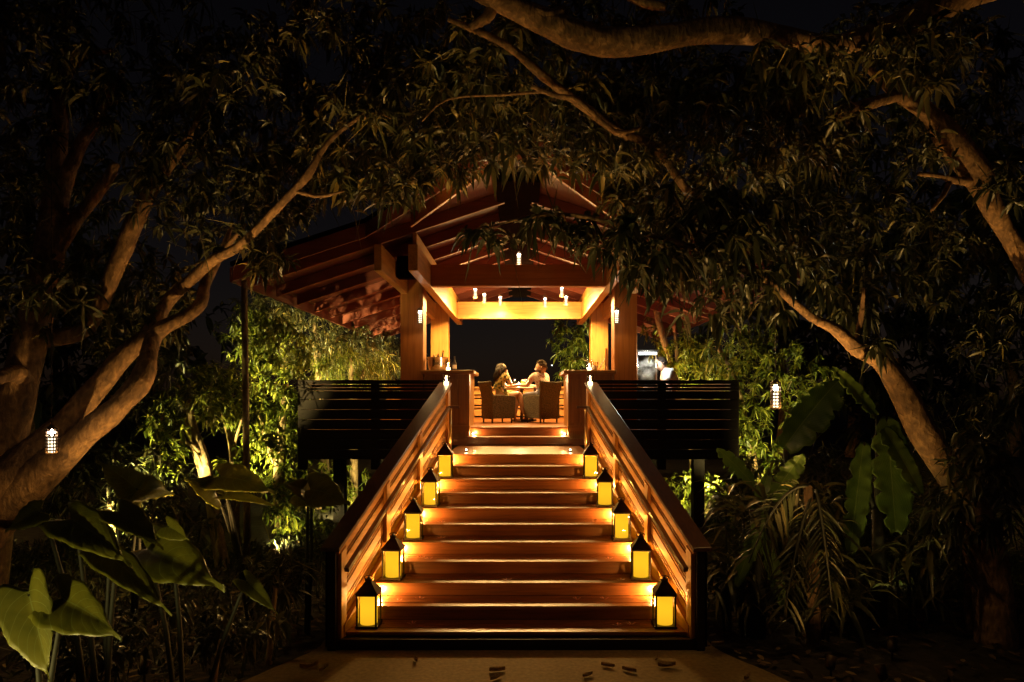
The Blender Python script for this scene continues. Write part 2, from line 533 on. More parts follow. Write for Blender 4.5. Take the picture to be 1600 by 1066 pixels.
# step 11 and the riser of the landing
mb = MB(); mb.box(-.88, .88, 11.58, 12.08, 1.655, 1.69); mb.build('tread', M['tread'], stairs, bevel=.005)
mb = MB(); mb.box(-1.16, 1.16, 11.63, 11.66, 1.543, 1.652); mb.build('riser', M['tread'], stairs)
for s in (-1, 1):
    A = Vector((s * halfw(6.4), 6.40, 0)); B = Vector((s * halfw(10.25), 10.25, 0))
    run = (B - A); rl = run.length; t = run / rl
    nrm = Vector((-t.y * s, t.x * s, 0)) * -1      # outward
    if nrm.x * s < 0: nrm = -nrm
    slope = RISE / GO
    def zt(y): return .14 + slope * (y - 6.5)      # tread line
    wall = bpy.data.objects.new('side_wall', None); link(wall, stairs)
    wall['label'] = 'sloping slatted side wall on the %s of the stair' % ('left' if s < 0 else 'right')
    wall.location = (0, 0, 0)
    def P(u, h, o):       # u along wall (y), h above tread line, o outward
        q = A + run * ((u - 6.4) / (10.25 - 6.4)) + nrm * o
        return Vector((q.x, q.y, zt(u) + h))
    # sloping boards, wide and narrow in groups, running parallel to the pitch
    bands = [(-.02, .160), (.182, .198), (.220, .236), (.258, .372), (.394, .410), (.432, .448), (.470, .650), (.670, .686), (.706, .80)]
    mb = MB()
    for (h0, h1) in bands:
        mb.add([P(6.42, h0, .0), P(10.25, h0, .0), P(10.25, h1, .0), P(6.42, h1, .0),
                P(6.42, h0, .03), P(10.25, h0, .03), P(10.25, h1, .03), P(6.42, h1, .03)],
               [(0, 1, 2, 3), (7, 6, 5, 4), (0, 4, 5, 1), (1, 5, 6, 2), (2, 6, 7, 3), (3, 7, 4, 0)])
    mb.build('sloping_boards', M['wall_y'], wall, bevel=.003)
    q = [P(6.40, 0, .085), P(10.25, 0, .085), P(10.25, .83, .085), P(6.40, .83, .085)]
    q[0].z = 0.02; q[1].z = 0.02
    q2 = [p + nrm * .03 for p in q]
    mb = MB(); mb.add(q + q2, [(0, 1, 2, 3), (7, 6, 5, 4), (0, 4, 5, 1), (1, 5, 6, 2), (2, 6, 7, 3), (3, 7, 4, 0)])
    mb.build('outer_boards', M['ridge'], wall)  # near-black backing, painted so the board gaps look deep in shadow
    # upright posts on the inner face
    for u, pw_ in ((6.47, .06), (7.65, .055), (8.85, .055), (10.20, .06)):
        a = P(u - pw_, -.12, -.022); b_ = P(u + pw_, -.12, -.022)
        mb = MB()
        pts = [P(u - pw_, -.04, -.040), P(u + pw_, -.04, -.040), P(u + pw_, .798, -.040), P(u - pw_, .798, -.040)]
        p2 = [p + nrm * .038 for p in pts]
        mb.add(pts + p2, [(0, 1, 2, 3), (7, 6, 5, 4), (0, 4, 5, 1), (1, 5, 6, 2), (2, 6, 7, 3), (3, 7, 4, 0)])
        mb.build('wall_post', M['wall_z'], wall, bevel=.004)
    # end post, its camera-facing shade put into the near-black colour
    mb = MB()
    e0 = A + t * -.02
    x0, x1 = sorted((e0.x + s * .0, e0.x + s * .075))
    mb.box(x0, x1, 6.36, 6.42, .0, .14 + .80)
    mb.build('end_post', M['dark_x'], wall, bevel=.004)
    # wide sloping cap
    mb = MB()
    ca = [P(6.34, .85, -.05), P(10.30, .85, -.05), P(10.30, .85, .14), P(6.34, .85, .14)]
    cb = [p + Vector((0, 0, .04)) for p in ca]
    mb.add(ca + cb, [(3, 2, 1, 0), (4, 5, 6, 7), (0, 1, 5, 4), (1, 2, 6, 5), (2, 3, 7, 6), (3, 0, 4, 7)])
    mb.build('rail_cap', M['cap'], wall, bevel=.008)
    mb = MB()    # narrow rail just under the cap
    for (h0, h1, o0, o1) in ((.80, .85, -.03, .06),):
        ca = [P(6.38, h0, o0), P(10.27, h0, o0), P(10.27, h0, o1), P(6.38, h0, o1)]
        cb = [p + Vector((0, 0, h1 - h0)) for p in ca]
        mb.add(ca + cb, [(3, 2, 1, 0), (4, 5, 6, 7), (0, 1, 5, 4), (1, 2, 6, 5), (2, 3, 7, 6), (3, 0, 4, 7)])
    mb.build('under_rail', M['wall_y'], wall, bevel=.003)
    # inner grab rail
    rail = MB()
    rail.bar(P(6.42, .635, -.085), P(10.0, .635, -.085), .05, .045)
    e = P(10.0, .635, -.085)
    rail.bar(e + Vector((0, -.01, .005)), e + Vector((-s * .16, .0, .005)), .05, .04)
    rl_ = rail.build('grab_rail', M['cap'], wall, bevel=.006)
    for u in (6.6, 7.65, 8.85, 9.85):
        mb = MB(); mb.tube([P(u, .57, -.0), P(u, .57, -.085), P(u, .61, -.085)], .009, 6)
        mb.build('rail_bracket', M['brass'], rl_)
    mb = MB()
    ex = e.x - s * .02
    mb.tube([(ex, 10.0, 1.545), (ex, 10.0, e.z)], .022, 12)
    mb.lathe([(.05, 0), (.05, .015), (.025, .03)], (ex, 10.0, 1.545), 12)
    mb.build('brass_pole', M['brass'], wall)
    # skirt board at the foot of the wall
    mb = MB()
    sk = [P(6.46, -.10, -.05), P(10.0, -.10, -.05), P(10.0, .085, -.05), P(6.46, .085, -.05)]
    s2 = [p + nrm * .044 for p in sk]
    mb.add(sk + s2, [(0, 1, 2, 3), (7, 6, 5, 4), (0, 4, 5, 1), (1, 5, 6, 2), (2, 6, 7, 3), (3, 7, 4, 0)])
    mb.build('skirt_board', M['wall_y'], wall, bevel=.004)
    # step lights by the wall above every second tread
    for k in (1, 3, 5, 7, 9):
        y = D0 + GO * (k + 1) - .06
        z = RISE * (k + 1)
        x = s * (halfw(y) - .085)
        mb = MB()
        mb.lathe([(.016, 0), (.016, .05), (.012, .056)], (x, y - .01, z + .002), 10)
        f = mb.build('step_light', M['iron'], stairs)
        mb = MB(); mb.ball((x - s * .018, y - .012, z + .035), .011, n=8)
        mb.build('lens', M['steplight'], f)
        lamp('step_light_glow', 'POINT', (x - s * .05, y - .03, z + .045), 24.0, (1, .49, .12), .012, stairs)
    # deck-riser lights
    x = s * .80
    mb = MB(); mb.lathe([(.02, 0), (.02, .04)], (x + s * .035, 11.95, 1.695), 10)
    f = mb.build('step_light', M['iron'], stairs)
    mb = MB(); mb.ball((x, 11.95, 1.72), .016, n=8); mb.build('lens', M['steplight'], f)
    lamp('step_light_glow', 'POINT', (x - s * .03, 11.93, 1.735), 5.0, (1, .50, .15), .015, stairs)
    mb = MB(); mb.lathe([(.022, 0), (.022, .02), (.01, .03)], (s * .78, 10.25, 1.541), 10)  # added fixture and lamp standing in for a reflection on the landing
    f = mb.build('step_light', M['iron'], stairs)
    mb = MB(); mb.ball((s * .78, 10.235, 1.575), .012, n=8); mb.build('lens', M['steplight'], f)
    lamp('step_light_glow', 'POINT', (s * .78, 10.20, 1.60), .6, (1, .65, .28), .015, stairs)

# ------------------------------------------------------------------ pavilion
pav = empty('pavilion', (0, 12, 0), 'open timber pavilion with a low gabled roof and glowing beams at the stair top', 'pavilion')
DY0, DY1, DX = 11.0, 17.9, 3.5
mb = MB()      # floor boards
n = 46
for j in range(n):
    a = 12.0 + (DY1 - 12.0) * j / n
    mb.box(-DX, DX, a, a + (DY1 - 12.0) / n - .006, DECK - .04, DECK)
mb.build('floor_boards', M['tread'], pav)
mb = MB()
mb.box(-.86, .86, 11.94, 11.996, DECK - .04, DECK)
mb.build('floor_nosing', M['tread'], pav, bevel=.006)
mb = MB(); mb.box(-.88, .88, 12.04, 12.08, 1.692, DECK - .042); mb.build('floor_riser', M['tread'], pav)
for s in (-1, 1):      # side floors in front, beside the stair
    mb = MB()
    x0, x1 = sorted((s * 1.2, s * DX))
    for j in range(8):
        a = 11.0 + j * .125
        mb.box(x0, x1, a, a + .119, DECK - .04, DECK)
    mb.build('side_floor', M['tread'], pav)
mb = MB()      # joists and rim under the floor
for x in (-3.4, -2.3, -1.3, 0, 1.3, 2.3, 3.4):
    mb.box(x - .05, x + .05, 12.1, DY1 - .1, DECK - .26, DECK - .045)
mb.build('joists', M['dark_x'], pav)
for x in (-3.3, -1.75, 1.75, 3.3):
    for y in (12.6, 16.9):
        mb = MB(); mb.box(x - .1, x + .1, y - .1, y + .1, -.02, DECK - .27); mb.build('pile', M['dark_x'], pav)

# columns
for s in (-1, 1):
    x0, x1 = sorted((s * 1.68, s * 2.08))
    for y in (12.0, 16.0):
        mb = MB(); mb.box(x0, x1, y, y + .4, DECK + .002, EYE + 2.2)
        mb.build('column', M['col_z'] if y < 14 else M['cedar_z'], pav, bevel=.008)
    # paired long beams with rafter plate
    for xa, xb in ((1.44, 1.58), (1.96, 2.07)):
        xa, xb = sorted((s * xa, s * xb))
        mb = MB(); mb.box(xa, xb, 9.8, 17.2, EYE + 1.81, EYE + 2.19)
        mb.build('long_beam', M['cedar_y'], pav, bevel=.01)
    xa, xb = sorted((s * 1.465, s * 1.525))
    mb = MB(); mb.box(xa, xb, 9.86, 17.3, EYE + 2.192, EYE + 2.37)
    mb.build('rafter_plate', M['cedar_y'], pav, bevel=.005)
    xa, xb = sorted((s * 1.60, s * 1.94))
    mb = MB(); mb.box(xa, xb, 10.9, 11.1, EYE + 1.9, EYE + 2.25); mb.build('blocking', M['ridge'], pav, bevel=.006)
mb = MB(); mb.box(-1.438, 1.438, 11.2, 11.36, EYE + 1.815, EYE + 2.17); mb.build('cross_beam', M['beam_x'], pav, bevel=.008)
mb = MB(); mb.box(-1.438, 1.438, 15.75, 15.91, EYE + 1.80, EYE + 2.19); mb.build('cross_beam', M['cedar_x'], pav, bevel=.008)
# rafters
SL = .33
def rz(x): return EYE + 2.87 - SL * abs(x)
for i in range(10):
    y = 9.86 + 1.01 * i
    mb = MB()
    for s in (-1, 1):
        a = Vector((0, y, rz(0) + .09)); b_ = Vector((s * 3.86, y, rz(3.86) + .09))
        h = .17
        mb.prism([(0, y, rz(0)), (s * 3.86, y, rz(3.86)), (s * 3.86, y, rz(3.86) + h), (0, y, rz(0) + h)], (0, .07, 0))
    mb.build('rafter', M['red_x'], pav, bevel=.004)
# fly rafters of the prow
for s in (-1, 1):
    mb = MB()
    for (xa, ya), (xb, yb) in (((1.5, 9.52), (.03, 7.95)),):
        mb.prism([(s * xa, ya, rz(xa)), (s * xb, yb, rz(xb)), (s * xb, yb, rz(xb) + .17), (s * xa, ya, rz(xa) + .17)], (0, .08, 0))
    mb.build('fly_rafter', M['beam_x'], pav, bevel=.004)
# roof slabs, underside boarded
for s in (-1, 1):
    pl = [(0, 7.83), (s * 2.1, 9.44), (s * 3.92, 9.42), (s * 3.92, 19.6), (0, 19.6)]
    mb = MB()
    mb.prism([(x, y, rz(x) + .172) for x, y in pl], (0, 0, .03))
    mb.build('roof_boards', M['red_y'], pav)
    mb = MB()
    mb.prism([(x * 1.01, y - (.03 if y < 12 else 0), rz(x) + .23) for x, y in pl], (0, 0, .05))
    mb.build('roof_covering', M['ridge'], pav)
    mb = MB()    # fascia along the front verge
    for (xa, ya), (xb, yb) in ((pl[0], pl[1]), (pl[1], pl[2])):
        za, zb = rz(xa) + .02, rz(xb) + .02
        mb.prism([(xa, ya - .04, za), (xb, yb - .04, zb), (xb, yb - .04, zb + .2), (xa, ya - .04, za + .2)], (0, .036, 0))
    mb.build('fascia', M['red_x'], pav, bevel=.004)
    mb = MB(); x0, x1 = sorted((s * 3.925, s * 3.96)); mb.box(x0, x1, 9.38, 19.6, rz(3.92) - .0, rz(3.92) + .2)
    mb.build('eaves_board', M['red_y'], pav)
mb = MB(); mb.box(-.30, .30, 8.9, 19.3, rz(0) - .085 + .02, rz(0) + .06); mb.build('ridge_gap_board', M['ridge'], pav)  # near-black board standing in for the dark opening along the ridge
# slim corner post under the left eave
pp = at(386, 450, 9.45)
mb = MB()
mb.tube([(pp.x, pp.y, 0), (pp.x - .015, pp.y, 2.0), (pp.x - .04, pp.y, rz(3.9) + .03)], [.05, .046, .04], 10)
mb.build('eave_post', M['bark_pale'], pav)
# black slatted screens either side of the stair head
for s in (-1, 1):
    zt_, zb_ = EYE + .235, EYE - 1.17
    xi = 1.17
    scr = MB()
    sl = [(.000, .030), (.043, .082), (.095, .134), (.147, .27)] + [(.284 + .16 * j, .438 + .16 * j) for j in range(6)]
    for a, b_ in sl:
        if zt_ - b_ < zb_ - .02: continue
        x0, x1 = sorted((s * xi, s * 3.50))
        scr.box(x0, x1, 10.92, 10.95, zt_ - b_, zt_ - a)
    x0, x1 = sorted((s * (xi - .06), s * 3.56))
    sc = scr.build('screen_slats', M['dark_x'], pav, bevel=.002)
    mb = MB(); mb.box(x0, x1, 10.86, 11.0, zt_ + .001, zt_ + .03); mb.build('screen_cap', M['dark_x'], pav, bevel=.004)
    for xc in (3.47, 2.30, 1.2):
        mb = MB(); mb.box(s * xc - .07, s * xc + .07, 10.955, 11.02, zb_, zt_ - .001); mb.build('screen_post', M['dark_x'], pav, bevel=.003)
    # returns along the deck side
    mb = MB()
    for a, b_ in sl:
        if zt_ - b_ < zb_ - .02: continue
        mb.box(s * 3.515 - .015, s * 3.515 + .015, 11.03, DY1, zt_ - b_, zt_ - a)
    mb.build('side_screen', M['dark_x'], pav)
# rear railing, glowing boards behind the diners
mb = MB()
ry = 17.5
zz = DECK
bands = [(.04, .20), (.235, .255), (.27, .29), (.325, .47), (.50, .52), (.535, .555), (.59, .67), (.69, .705), (.72, .735)]
for a, b_ in bands:
    mb.box(-3.4, 3.4, ry, ry + .03, zz + a, zz + b_)
mb.build('rear_boards', M['cedar_x'], pav, bevel=.002)
mb = MB(); mb.box(-3.45, 3.45, ry - .04, ry + .08, zz + .745, zz + .785); mb.build('rear_cap', M['cedar_x'], pav, bevel=.004)
for x in (-3.3, -1.65, 0, 1.65, 3.3):
    mb = MB(); mb.box(x - .04, x + .04, ry + .032, ry + .10, zz, zz + .743); mb.build('rear_post', M['dark_x'], pav)

# side counters flanking the opening
for s in (-1, 1):
    x0, x1 = sorted((s * .85, s * 1.62))
    cab = empty('counter', (s * 1.24, 12.0, 1.54), 'panelled cedar counter on the %s of the deck opening' % ('left' if s < 0 else 'right'), 'counter', 'counters flanking the deck opening')
    zt_ = EYE + .39
    mb = MB(); mb.box(x0, x1, 12.1 - .35, 12.98, 1.545, zt_); mb.build('carcass', M['cedar_z'], cab, bevel=.006)
    mb = MB()
    for j in range(5):
        u = x0 + .06 + (x1 - x0 - .12) * j / 5
        mb.box(u, u + (x1 - x0 - .12) / 5 - .012, 11.728, 11.748, DECK + .08, zt_ - .09)
    mb.build('front_panel', M['cedar_z'], cab, bevel=.003)
    mb = MB(); xe = x0 - .0; mb.box(min(x0, x1) - .01, max(x0, x1) + .01, 11.70, 11.752, DECK - .06, DECK + .03); mb.build('base_rail', M['cedar_x'], cab, bevel=.004)
    xa, xb = sorted((s * .77, s * 1.675))
    mb = MB(); mb.box(xa, xb, 11.66, 13.05, zt_ + .002, zt_ + .065); mb.build('counter_top', M['cedar_x'], cab, bevel=.012)
    if s < 0: cabL = zt_ + .066
CT = EYE + .39 + .066

# ------------------------------------------------------------------ stair lanterns
def make_lantern():
    root = empty('lantern', (0, 0, 0), 'x', 'lantern', 'candle lanterns lining the stair')
    W, H = .095, .31
    mb = MB()
    mb.box(-W - .014, W + .014, -W - .014, W + .014, 0, .022)
    mb.build('base', M['iron'], root, bevel=.003, world=False)
    mb = MB(); mb.box(-W - .008, W + .008, -W - .008, W + .008, H - .004, H + .014)
    mb.build('rim', M['iron'], root, bevel=.003, world=False)
    for sx in (-1, 1):
        for sy in (-1, 1):
            mb = MB(); x, y = sx * (W - .004), sy * (W - .004)
            mb.box(x - .008, x + .008, y - .008, y + .008, .0222, H - .0042)
            mb.build('corner_post', M['iron'], root, world=False)
    for i in range(4):
        a = i * math.pi / 2
        c, s_ = math.cos(a), math.sin(a)
        mb = MB()
        def rt(p): return (p[0] * c - p[1] * s_, p[0] * s_ + p[1] * c, p[2])
        q = [(-W + .012, -W + .004, .024), (W - .012, -W + .004, .024), (W - .012, -W + .004, H - .006), (-W + .012, -W + .004, H - .006)]
        mb.add([rt(p) for p in q], [(0, 1, 2, 3)])
        mb.build('pane', M['glass_amber'], root, world=False)
    mb = MB()
    z0, z1 = H + .015, H + .125
    b0, t0 = W + .016, .028
    vs = [(-b0, -b0, z0), (b0, -b0, z0), (b0, b0, z0), (-b0, b0, z0), (-t0, -t0, z1), (t0, -t0, z1), (t0, t0, z1), (-t0, t0, z1)]
    mb.add(vs, [(3, 2, 1, 0), (4, 5, 6, 7), (0, 1, 5, 4), (1, 2, 6, 5), (2, 3, 7, 6), (3, 0, 4, 7)])
    rf = mb.build('roof', M['iron'], root, bevel=.003, world=False)
    mb = MB(); mb.lathe([(.036, 0), (.04, .012), (.02, .022), (.012, .04)], (0, 0, z1 + .001), 12); mb.build('chimney', M['iron'], rf, world=False)
    mb = MB()
    pts = [(.045 * math.cos(a), 0, z1 + .032 + .018 * math.sin(a)) for a in [2 * math.pi * k / 16 for k in range(17)]]
    mb.tube(pts, .0045, 6, cap=False)
    mb.build('ring_handle', M['iron'], root, world=False)
    mb = MB(); mb.lathe([(.080, 0), (.083, .004), (.083, .260), (.077, .266), (.02, .260)], (0, 0, .0225), 20)
    mb.build('candle', M['candle'], root, world=False)
    return root
proto = make_lantern()
lant_words = ['bottom', 'second', 'middle', 'fourth', 'top']
i = 0
for s in (-1, 1):
    for j, k in enumerate((0, 2, 4, 6, 8)):
        o = proto if i == 0 else copy_tree(proto)
        i += 1
        y = D0 + GO * k + .155
        x = s * (halfw(y) - .05 - .15)
        o.location = (x, y, RISE * (k + 1) + .002)
        o.rotation_euler.z = R(random.uniform(-6, 6)) 
        o['label'] = '%s lantern of the %s row, glowing yellow on the stair' % (
            {'bottom': 'lowest and largest-looking', 'second': 'second lowest', 'middle': 'middle', 'fourth': 'second highest', 'top': 'highest and farthest'}[lant_words[j]], 'left' if s < 0 else 'right')
        lamp('candle_light', 'POINT', (x, y, RISE * (k + 1) + .292), 22, (1, .47, .09), .02)
for o in [o for o in bpy.data.objects if o.name.startswith('candle_light')]:
    # parent each candle's light to its lantern
    best = min([q for q in bpy.data.objects if q.name.startswith('lantern')], key=lambda q: (q.location - o.location).length)
    o.location = Matrix.Rotation(-best.rotation_euler.z, 3, 'Z') @ (o.location - best.location)
    o.parent = best

# ------------------------------------------------------------------ perforated pendant lamps
def make_pendant():
    root = empty('pendant_lamp', (0, 0, 0), 'x', 'pendant lamp')
    mb = MB()
    r, H = .042, .23
    nr = 8
    for k in range(nr + 1):
        z = -H + H * k / nr
        mb.lathe([(r - .002, z - .006), (r, z - .006), (r, z + .006), (r - .002, z + .006)], (0, 0, 0), 16, False)
    for k in range(10):
        a = 2 * math.pi * k / 10
        c, s_ = math.cos(a), math.sin(a)
        mb.tube([(r * c, r * s_, -H), (r * c, r * s_, 0)], .0045, 4)
    mb.lathe([(r, 0), (r * .6, .018), (.006, .03)], (0, 0, 0), 16)
    mb.build('shade', M['tin'], root, world=False)
    mb = MB(); mb.lathe([(.022, -H + .01), (.026, -H + .03), (.026, -.085), (.02, -.08)], (0, 0, 0), 12)
    mb.build('diffuser', M['bulb'], root, world=False)
    mb = MB(); mb.ball((0, 0, -.045), .028, n=12)
    mb.build('bulb', M['bulb_hot'], root, world=False)
    mb = MB(); mb.tube([(0, 0, .03), (0, 0, .5)], .003, 4)
    mb.build('cord', M['iron'], root, world=False)
    return root
pend = make_pendant()
PL = [(810.8, 394, 11.7, 1.0, 'perforated pendant lamp glowing above the front cross beam', 20),
      (742.6, 449, 14.3, 1.0, 'leftmost pendant lamp hanging inside the pavilion below the cross beam', 110),
      (756.8, 457, 14.9, 1.0, 'second pendant lamp from the left, lower than its neighbour', 110),
      (781.6, 462, 15.4, 1.0, 'dim small pendant lamp left of centre over the far beam', 45),
      (851.8, 464, 15.2, 1.0, 'pendant lamp right of centre hanging before the far beam', 80),
      (877.8, 447, 14.3, 1.0, 'upper one of the two pendant lamps on the right inside', 110),
      (884.5, 461, 14.9, 1.0, 'rightmost and lower pendant lamp inside the pavilion', 110),
      (656.3, 483, 11.55, 1.05, 'perforated lamp hanging against the left front column', 1.2),
      (963.7, 483, 11.55, 1.05, 'perforated lamp hanging against the right front column', 1.2),
      (80.5, 668, 6.0, 1.0, 'bright perforated lantern hanging before the left tree trunk', 5),
      (1212, 598, 6.1, 1.0, 'bright perforated lantern hanging among the plants on the right', 4)]
for i, (px, py, d, sc, lb, en) in enumerate(PL):
    o = pend if i == 0 else copy_tree(pend)
    p = at(px, py, d)
    o.location = p
    o.scale = (sc, sc, sc)
    o['label'] = lb
    o['group'] = 'perforated hanging lamps'
    lamp('pendant_light', 'SPOT', p + Vector((0, 0, -.26)), en * 2.6, (1, .56, .16), .05, None, p + Vector((0, 0, -3)), 168, .3)
    lamp('pendant_light', 'POINT', p + Vector((0, 0, -.30)), en * .5, (1, .56, .16), .05)
for o in [o for o in bpy.data.objects if o.name.startswith('pendant_light')]:
    best = min([q for q in bpy.data.objects if q.name.startswith('pendant_lamp')], key=lambda q: (q.location - o.location).length)
    o.location = (o.location - best.location); o.parent = best
# cords of the two garden lamps reach up into the branches
for q in bpy.data.objects:
    if q.name.startswith('cord'):
        par = q.parent.location
        if par.y < 7:
            q.scale = (1, 1, 6)
            q.location.z = -.15

# ------------------------------------------------------------------ dining chairs and table
def make_chair():
    """wicker tub chair, faces local +x, origin on the floor"""
    root = empty('wicker_chair', (0, 0, 0), 'x', 'chair', 'wicker dining chairs')
    # skirted seat box with side walls curving up into arms
    mb = MB()
    vs, fs = [], []
    n = 7
    for side in (-1, 1):
        yo, yi = side * .29, side * .245
        prof = [(-.27, .62), (-.15, .63), (.0, .625), (.14, .61), (.24, .60), (.29, .57)]
        poly = [(-.27, yi, .10), (.25, yi, .10)] + [(x, yi, z) for x, z in prof[::-1]]
        mb.prism(poly, (0, yo - yi, 0))
    mb.build('arm_panel', M['wicker'], root, bevel=.012, world=False)
    mb = MB(); mb.box(.20, .25, -.244, .244, .10, .40); mb.box(-.25, .26, -.244, .244, .36, .41)
    mb.build('seat', M['wicker'], root, bevel=.01, world=False)
    mb = MB(); mb.box(-.22, .25, -.235, .235, .412, .465)
    mb.build('cushion', M['cloth'], root, bevel=.02, world=False)
    mb = MB()      # flared, slightly concave high back
    rows = [(.09, -.27, .245), (.4, -.275, .25), (.65, -.30, .28), (.86, -.345, .31), (.90, -.36, .315)]
    m = 9
    for t_ in (0, .035):
        for z, x, hw in rows:
            for k in range(m):
                v = -1 + 2 * k / (m - 1)
                mb.v.append((x - t_ + .05 * v * v, hw * v, z + (.02 * v * v if z > .85 else 0)))
    NR = len(rows); off = NR * m
    for i in range(NR - 1):
        for k in range(m - 1):
            a = i * m + k
            mb.f.append((a, a + 1, a + m + 1, a + m)); mb.sm.append(True)
            mb.f.append((off + a, off + a + m, off + a + m + 1, off + a + 1)); mb.sm.append(True)
    for i in range(NR - 1):
        for k in (0, m - 1):
            a = i * m + k
            mb.f.append((a, a + m, off + a + m, off + a)); mb.sm.append(False)
    for k in range(m - 1):
        a = (NR - 1) * m + k
        mb.f.append((a, a + 1, off + a + 1, off + a)); mb.sm.append(False)
        mb.f.append((k, off + k, off + k + 1, k + 1)); mb.sm.append(False)
    mb.build('backrest', M['wicker'], root, world=False)
    mb = MB()
    mb.tube([(-.36 - .015 + .05 * v * v, .315 * v, .905 + .02 * v * v) for v in [-1 + 2 * k / 8 for k in range(9)]], .014, 6)
    mb.build('back_rim', M['wicker'], root, world=False)
    for x, y in ((-.24, -.23), (-.24, .23), (.21, -.23), (.21, .23)):
        mb = MB(); mb.tube([(x, y, 0), (x, y, .12)], [.018, .024], 8); mb.build('leg', M['trousers'], root, world=False)
    return root
ch1 = make_chair()
ch2 = copy_tree(ch1)
ch1.location = (-.43, 13.95, DECK + .001); ch1.rotation_euler.z = R(27)
ch1.scale = (.95, .95, .90)
ch1['label'] = 'high backed wicker chair turned sideways with the woman in it'
ch2.location = (.46, 13.92, DECK + .001); ch2.rotation_euler.z = R(180 - 52)
ch2.scale = (.93, .93, .90)
ch2['label'] = 'high backed wicker chair seen from behind with the man in it'

TX, TY, TZ = .05, 14.62, DECK + .73
tab = empty('dining_table', (TX, TY, DECK), 'small round dining table between the two wicker chairs', 'table')
mb = MB(); mb.lathe([(.36, 0), (.385, .008), (.385, .022), (.36, .03)], (TX, TY, TZ - .03), 28); mb.build('tabletop', M['cloth'], tab)
mb = MB(); mb.tube([(TX, TY, DECK + .05), (TX, TY, TZ - .031)], .032, 12); mb.build('pedestal', M['trousers'], tab)
for a in range(4):
    an = math.pi / 4 + a * math.pi / 2
    mb = MB(); mb.bar((TX, TY, DECK + .045), (TX + .30 * math.cos(an), TY + .30 * math.sin(an), DECK + .022), .05, .035); mb.build('foot', M['trousers'], tab, bevel=.005)

def wine_glass(p, lb):
    g = empty('wine_glass', p, lb, 'glass', 'glasses on the dining table')
    mb = MB(); mb.lathe([(.034, 0), (.034, .003), (.004, .008), (.004, .085), (.02, .10), (.036, .13), (.038, .15), (.031, .20)], p, 14, False)
    mb.build('bowl_and_stem', M['glass'], g)
    mb = MB(); mb.lathe([(.012, .102), (.033, .13), (.033, .133)], p, 14); mb.build('wine', M['green_glass'], g)
wine_glass((.19, 14.42, TZ + .001), 'wine glass on the table nearest the man')
wine_glass((-.10, 14.72, TZ + .001), 'wine glass on the table behind the candle')
c = empty('table_candle', (-.01, 14.45, TZ), 'bright candle glass burning in the middle of the table', 'candle')
mb = MB(); mb.lathe([(.035, 0), (.04, .01), (.042, .10)], (-.01, 14.45, TZ + .001), 14, False); mb.build('glass_cup', M['glass'], c)
mb = MB(); mb.lathe([(.03, .004), (.03, .06)], (-.01, 14.45, TZ + .001), 12); wx = mb.build('wax', M['candle_small'], c)
mb = MB(); mb.ball((-.01, 14.45, TZ + .085), .010, sz=2.2, n=8); mb.build('flame', M['flame'], c)
lamp('candle_glow', 'POINT', (-.01, 14.45, TZ + .17), 42, (1, .68, .34), .03, c)
# flowers
fl = empty('flower_posy', (.12, 14.66, TZ), 'low posy of red and orange flowers on the table', 'flowers')
mb = MB(); mb.lathe([(.03, 0), (.055, .03), (.05, .07)], (.12, 14.66, TZ + .001), 14); mb.build('bowl', M['cloth'], fl)
mb = MB()
for i in range(34):
    a = random.uniform(0, 6.28); e = random.uniform(.1, 1.4); L_ = random.uniform(.07, .13)
    p0 = Vector((.12, 14.66, TZ + .07)); d_ = Vector((math.cos(a) * math.cos(e), math.sin(a) * math.cos(e), math.sin(e)))
    s_ = d_.orthogonal().normalized() * .018
    q = p0 + d_ * L_
    mb.add([p0, p0.lerp(q, .5) + s_, q, p0.lerp(q, .5) - s_], [(0, 1, 2, 3)])
mb.build('foliage', M['leaf_lit'], fl)
for i in range(9):
    a = random.uniform(0, 6.28); r_ = random.uniform(0, .07)
    p = (.12 + r_ * math.cos(a), 14.66 + r_ * math.sin(a), TZ + .13 + random.uniform(-.02, .04))
    mb = MB(); mb.ball(p, .022, sz=.7, n=8)
    mb.build('blossom', M['petal_red'] if i % 3 else M['petal'], fl)
pl = tag(MB().lathe([(.0, 0), (.10, .002), (.12, .012), (.115, .014), (.09, .006)], (.26, 14.75, TZ + .001), 20, False).build('plate', M['cloth']), 'white plate on the table in front of the man', 'plate')

# ------------------------------------------------------------------ people
def skin_mesh(chains, sub=2):
    """chains: list of lists of (point, radius); chains whose first point repeats an earlier one are welded to it"""
    vs, es, rs, key = [], [], [], {}
    for ch in chains:
        prev = None
        for p, r in ch:
            k = tuple(round(c_, 4) for c_ in p)
            if k not in key:
                key[k] = len(vs); vs.append(k); rs.append(r)
            i = key[k]
            if prev is not None and prev != i: es.append((prev, i))
            prev = i
    me = bpy.data.meshes.new('tmp'); me.from_pydata(vs, es, [])
    o = bpy.data.objects.new('tmp', me); COL.objects.link(o)
    md = o.modifiers.new('s', 'SKIN'); md.use_smooth_shade = True
    lay = me.skin_vertices[0].data if me.skin_vertices else None
    if lay is None:
        bm = bmesh.new(); bm.from_mesh(me); bm.verts.layers.skin.verify(); bm.to_mesh(me); bm.free(); lay = me.skin_vertices[0].data
    for i, r in enumerate(rs):
        lay[i].radius = r if hasattr(r, '__len__') else (r, r)
        lay[i].use_root = (i == 0)
    sb = o.modifiers.new('b', 'SUBSURF'); sb.levels = sub; sb.render_levels = sub
    dg = bpy.context.evaluated_depsgraph_get(); dg.update()
    ev = o.evaluated_get(dg)
    m2 = bpy.data.meshes.new_from_object(ev)
    bpy.data.objects.remove(o)
    mb = MB()
    mb.v = [tuple(v.co) for v in m2.vertices]
    mb.f = [tuple(p.vertices) for p in m2.polygons]
    mb.sm = [True] * len(mb.f)
    return mb

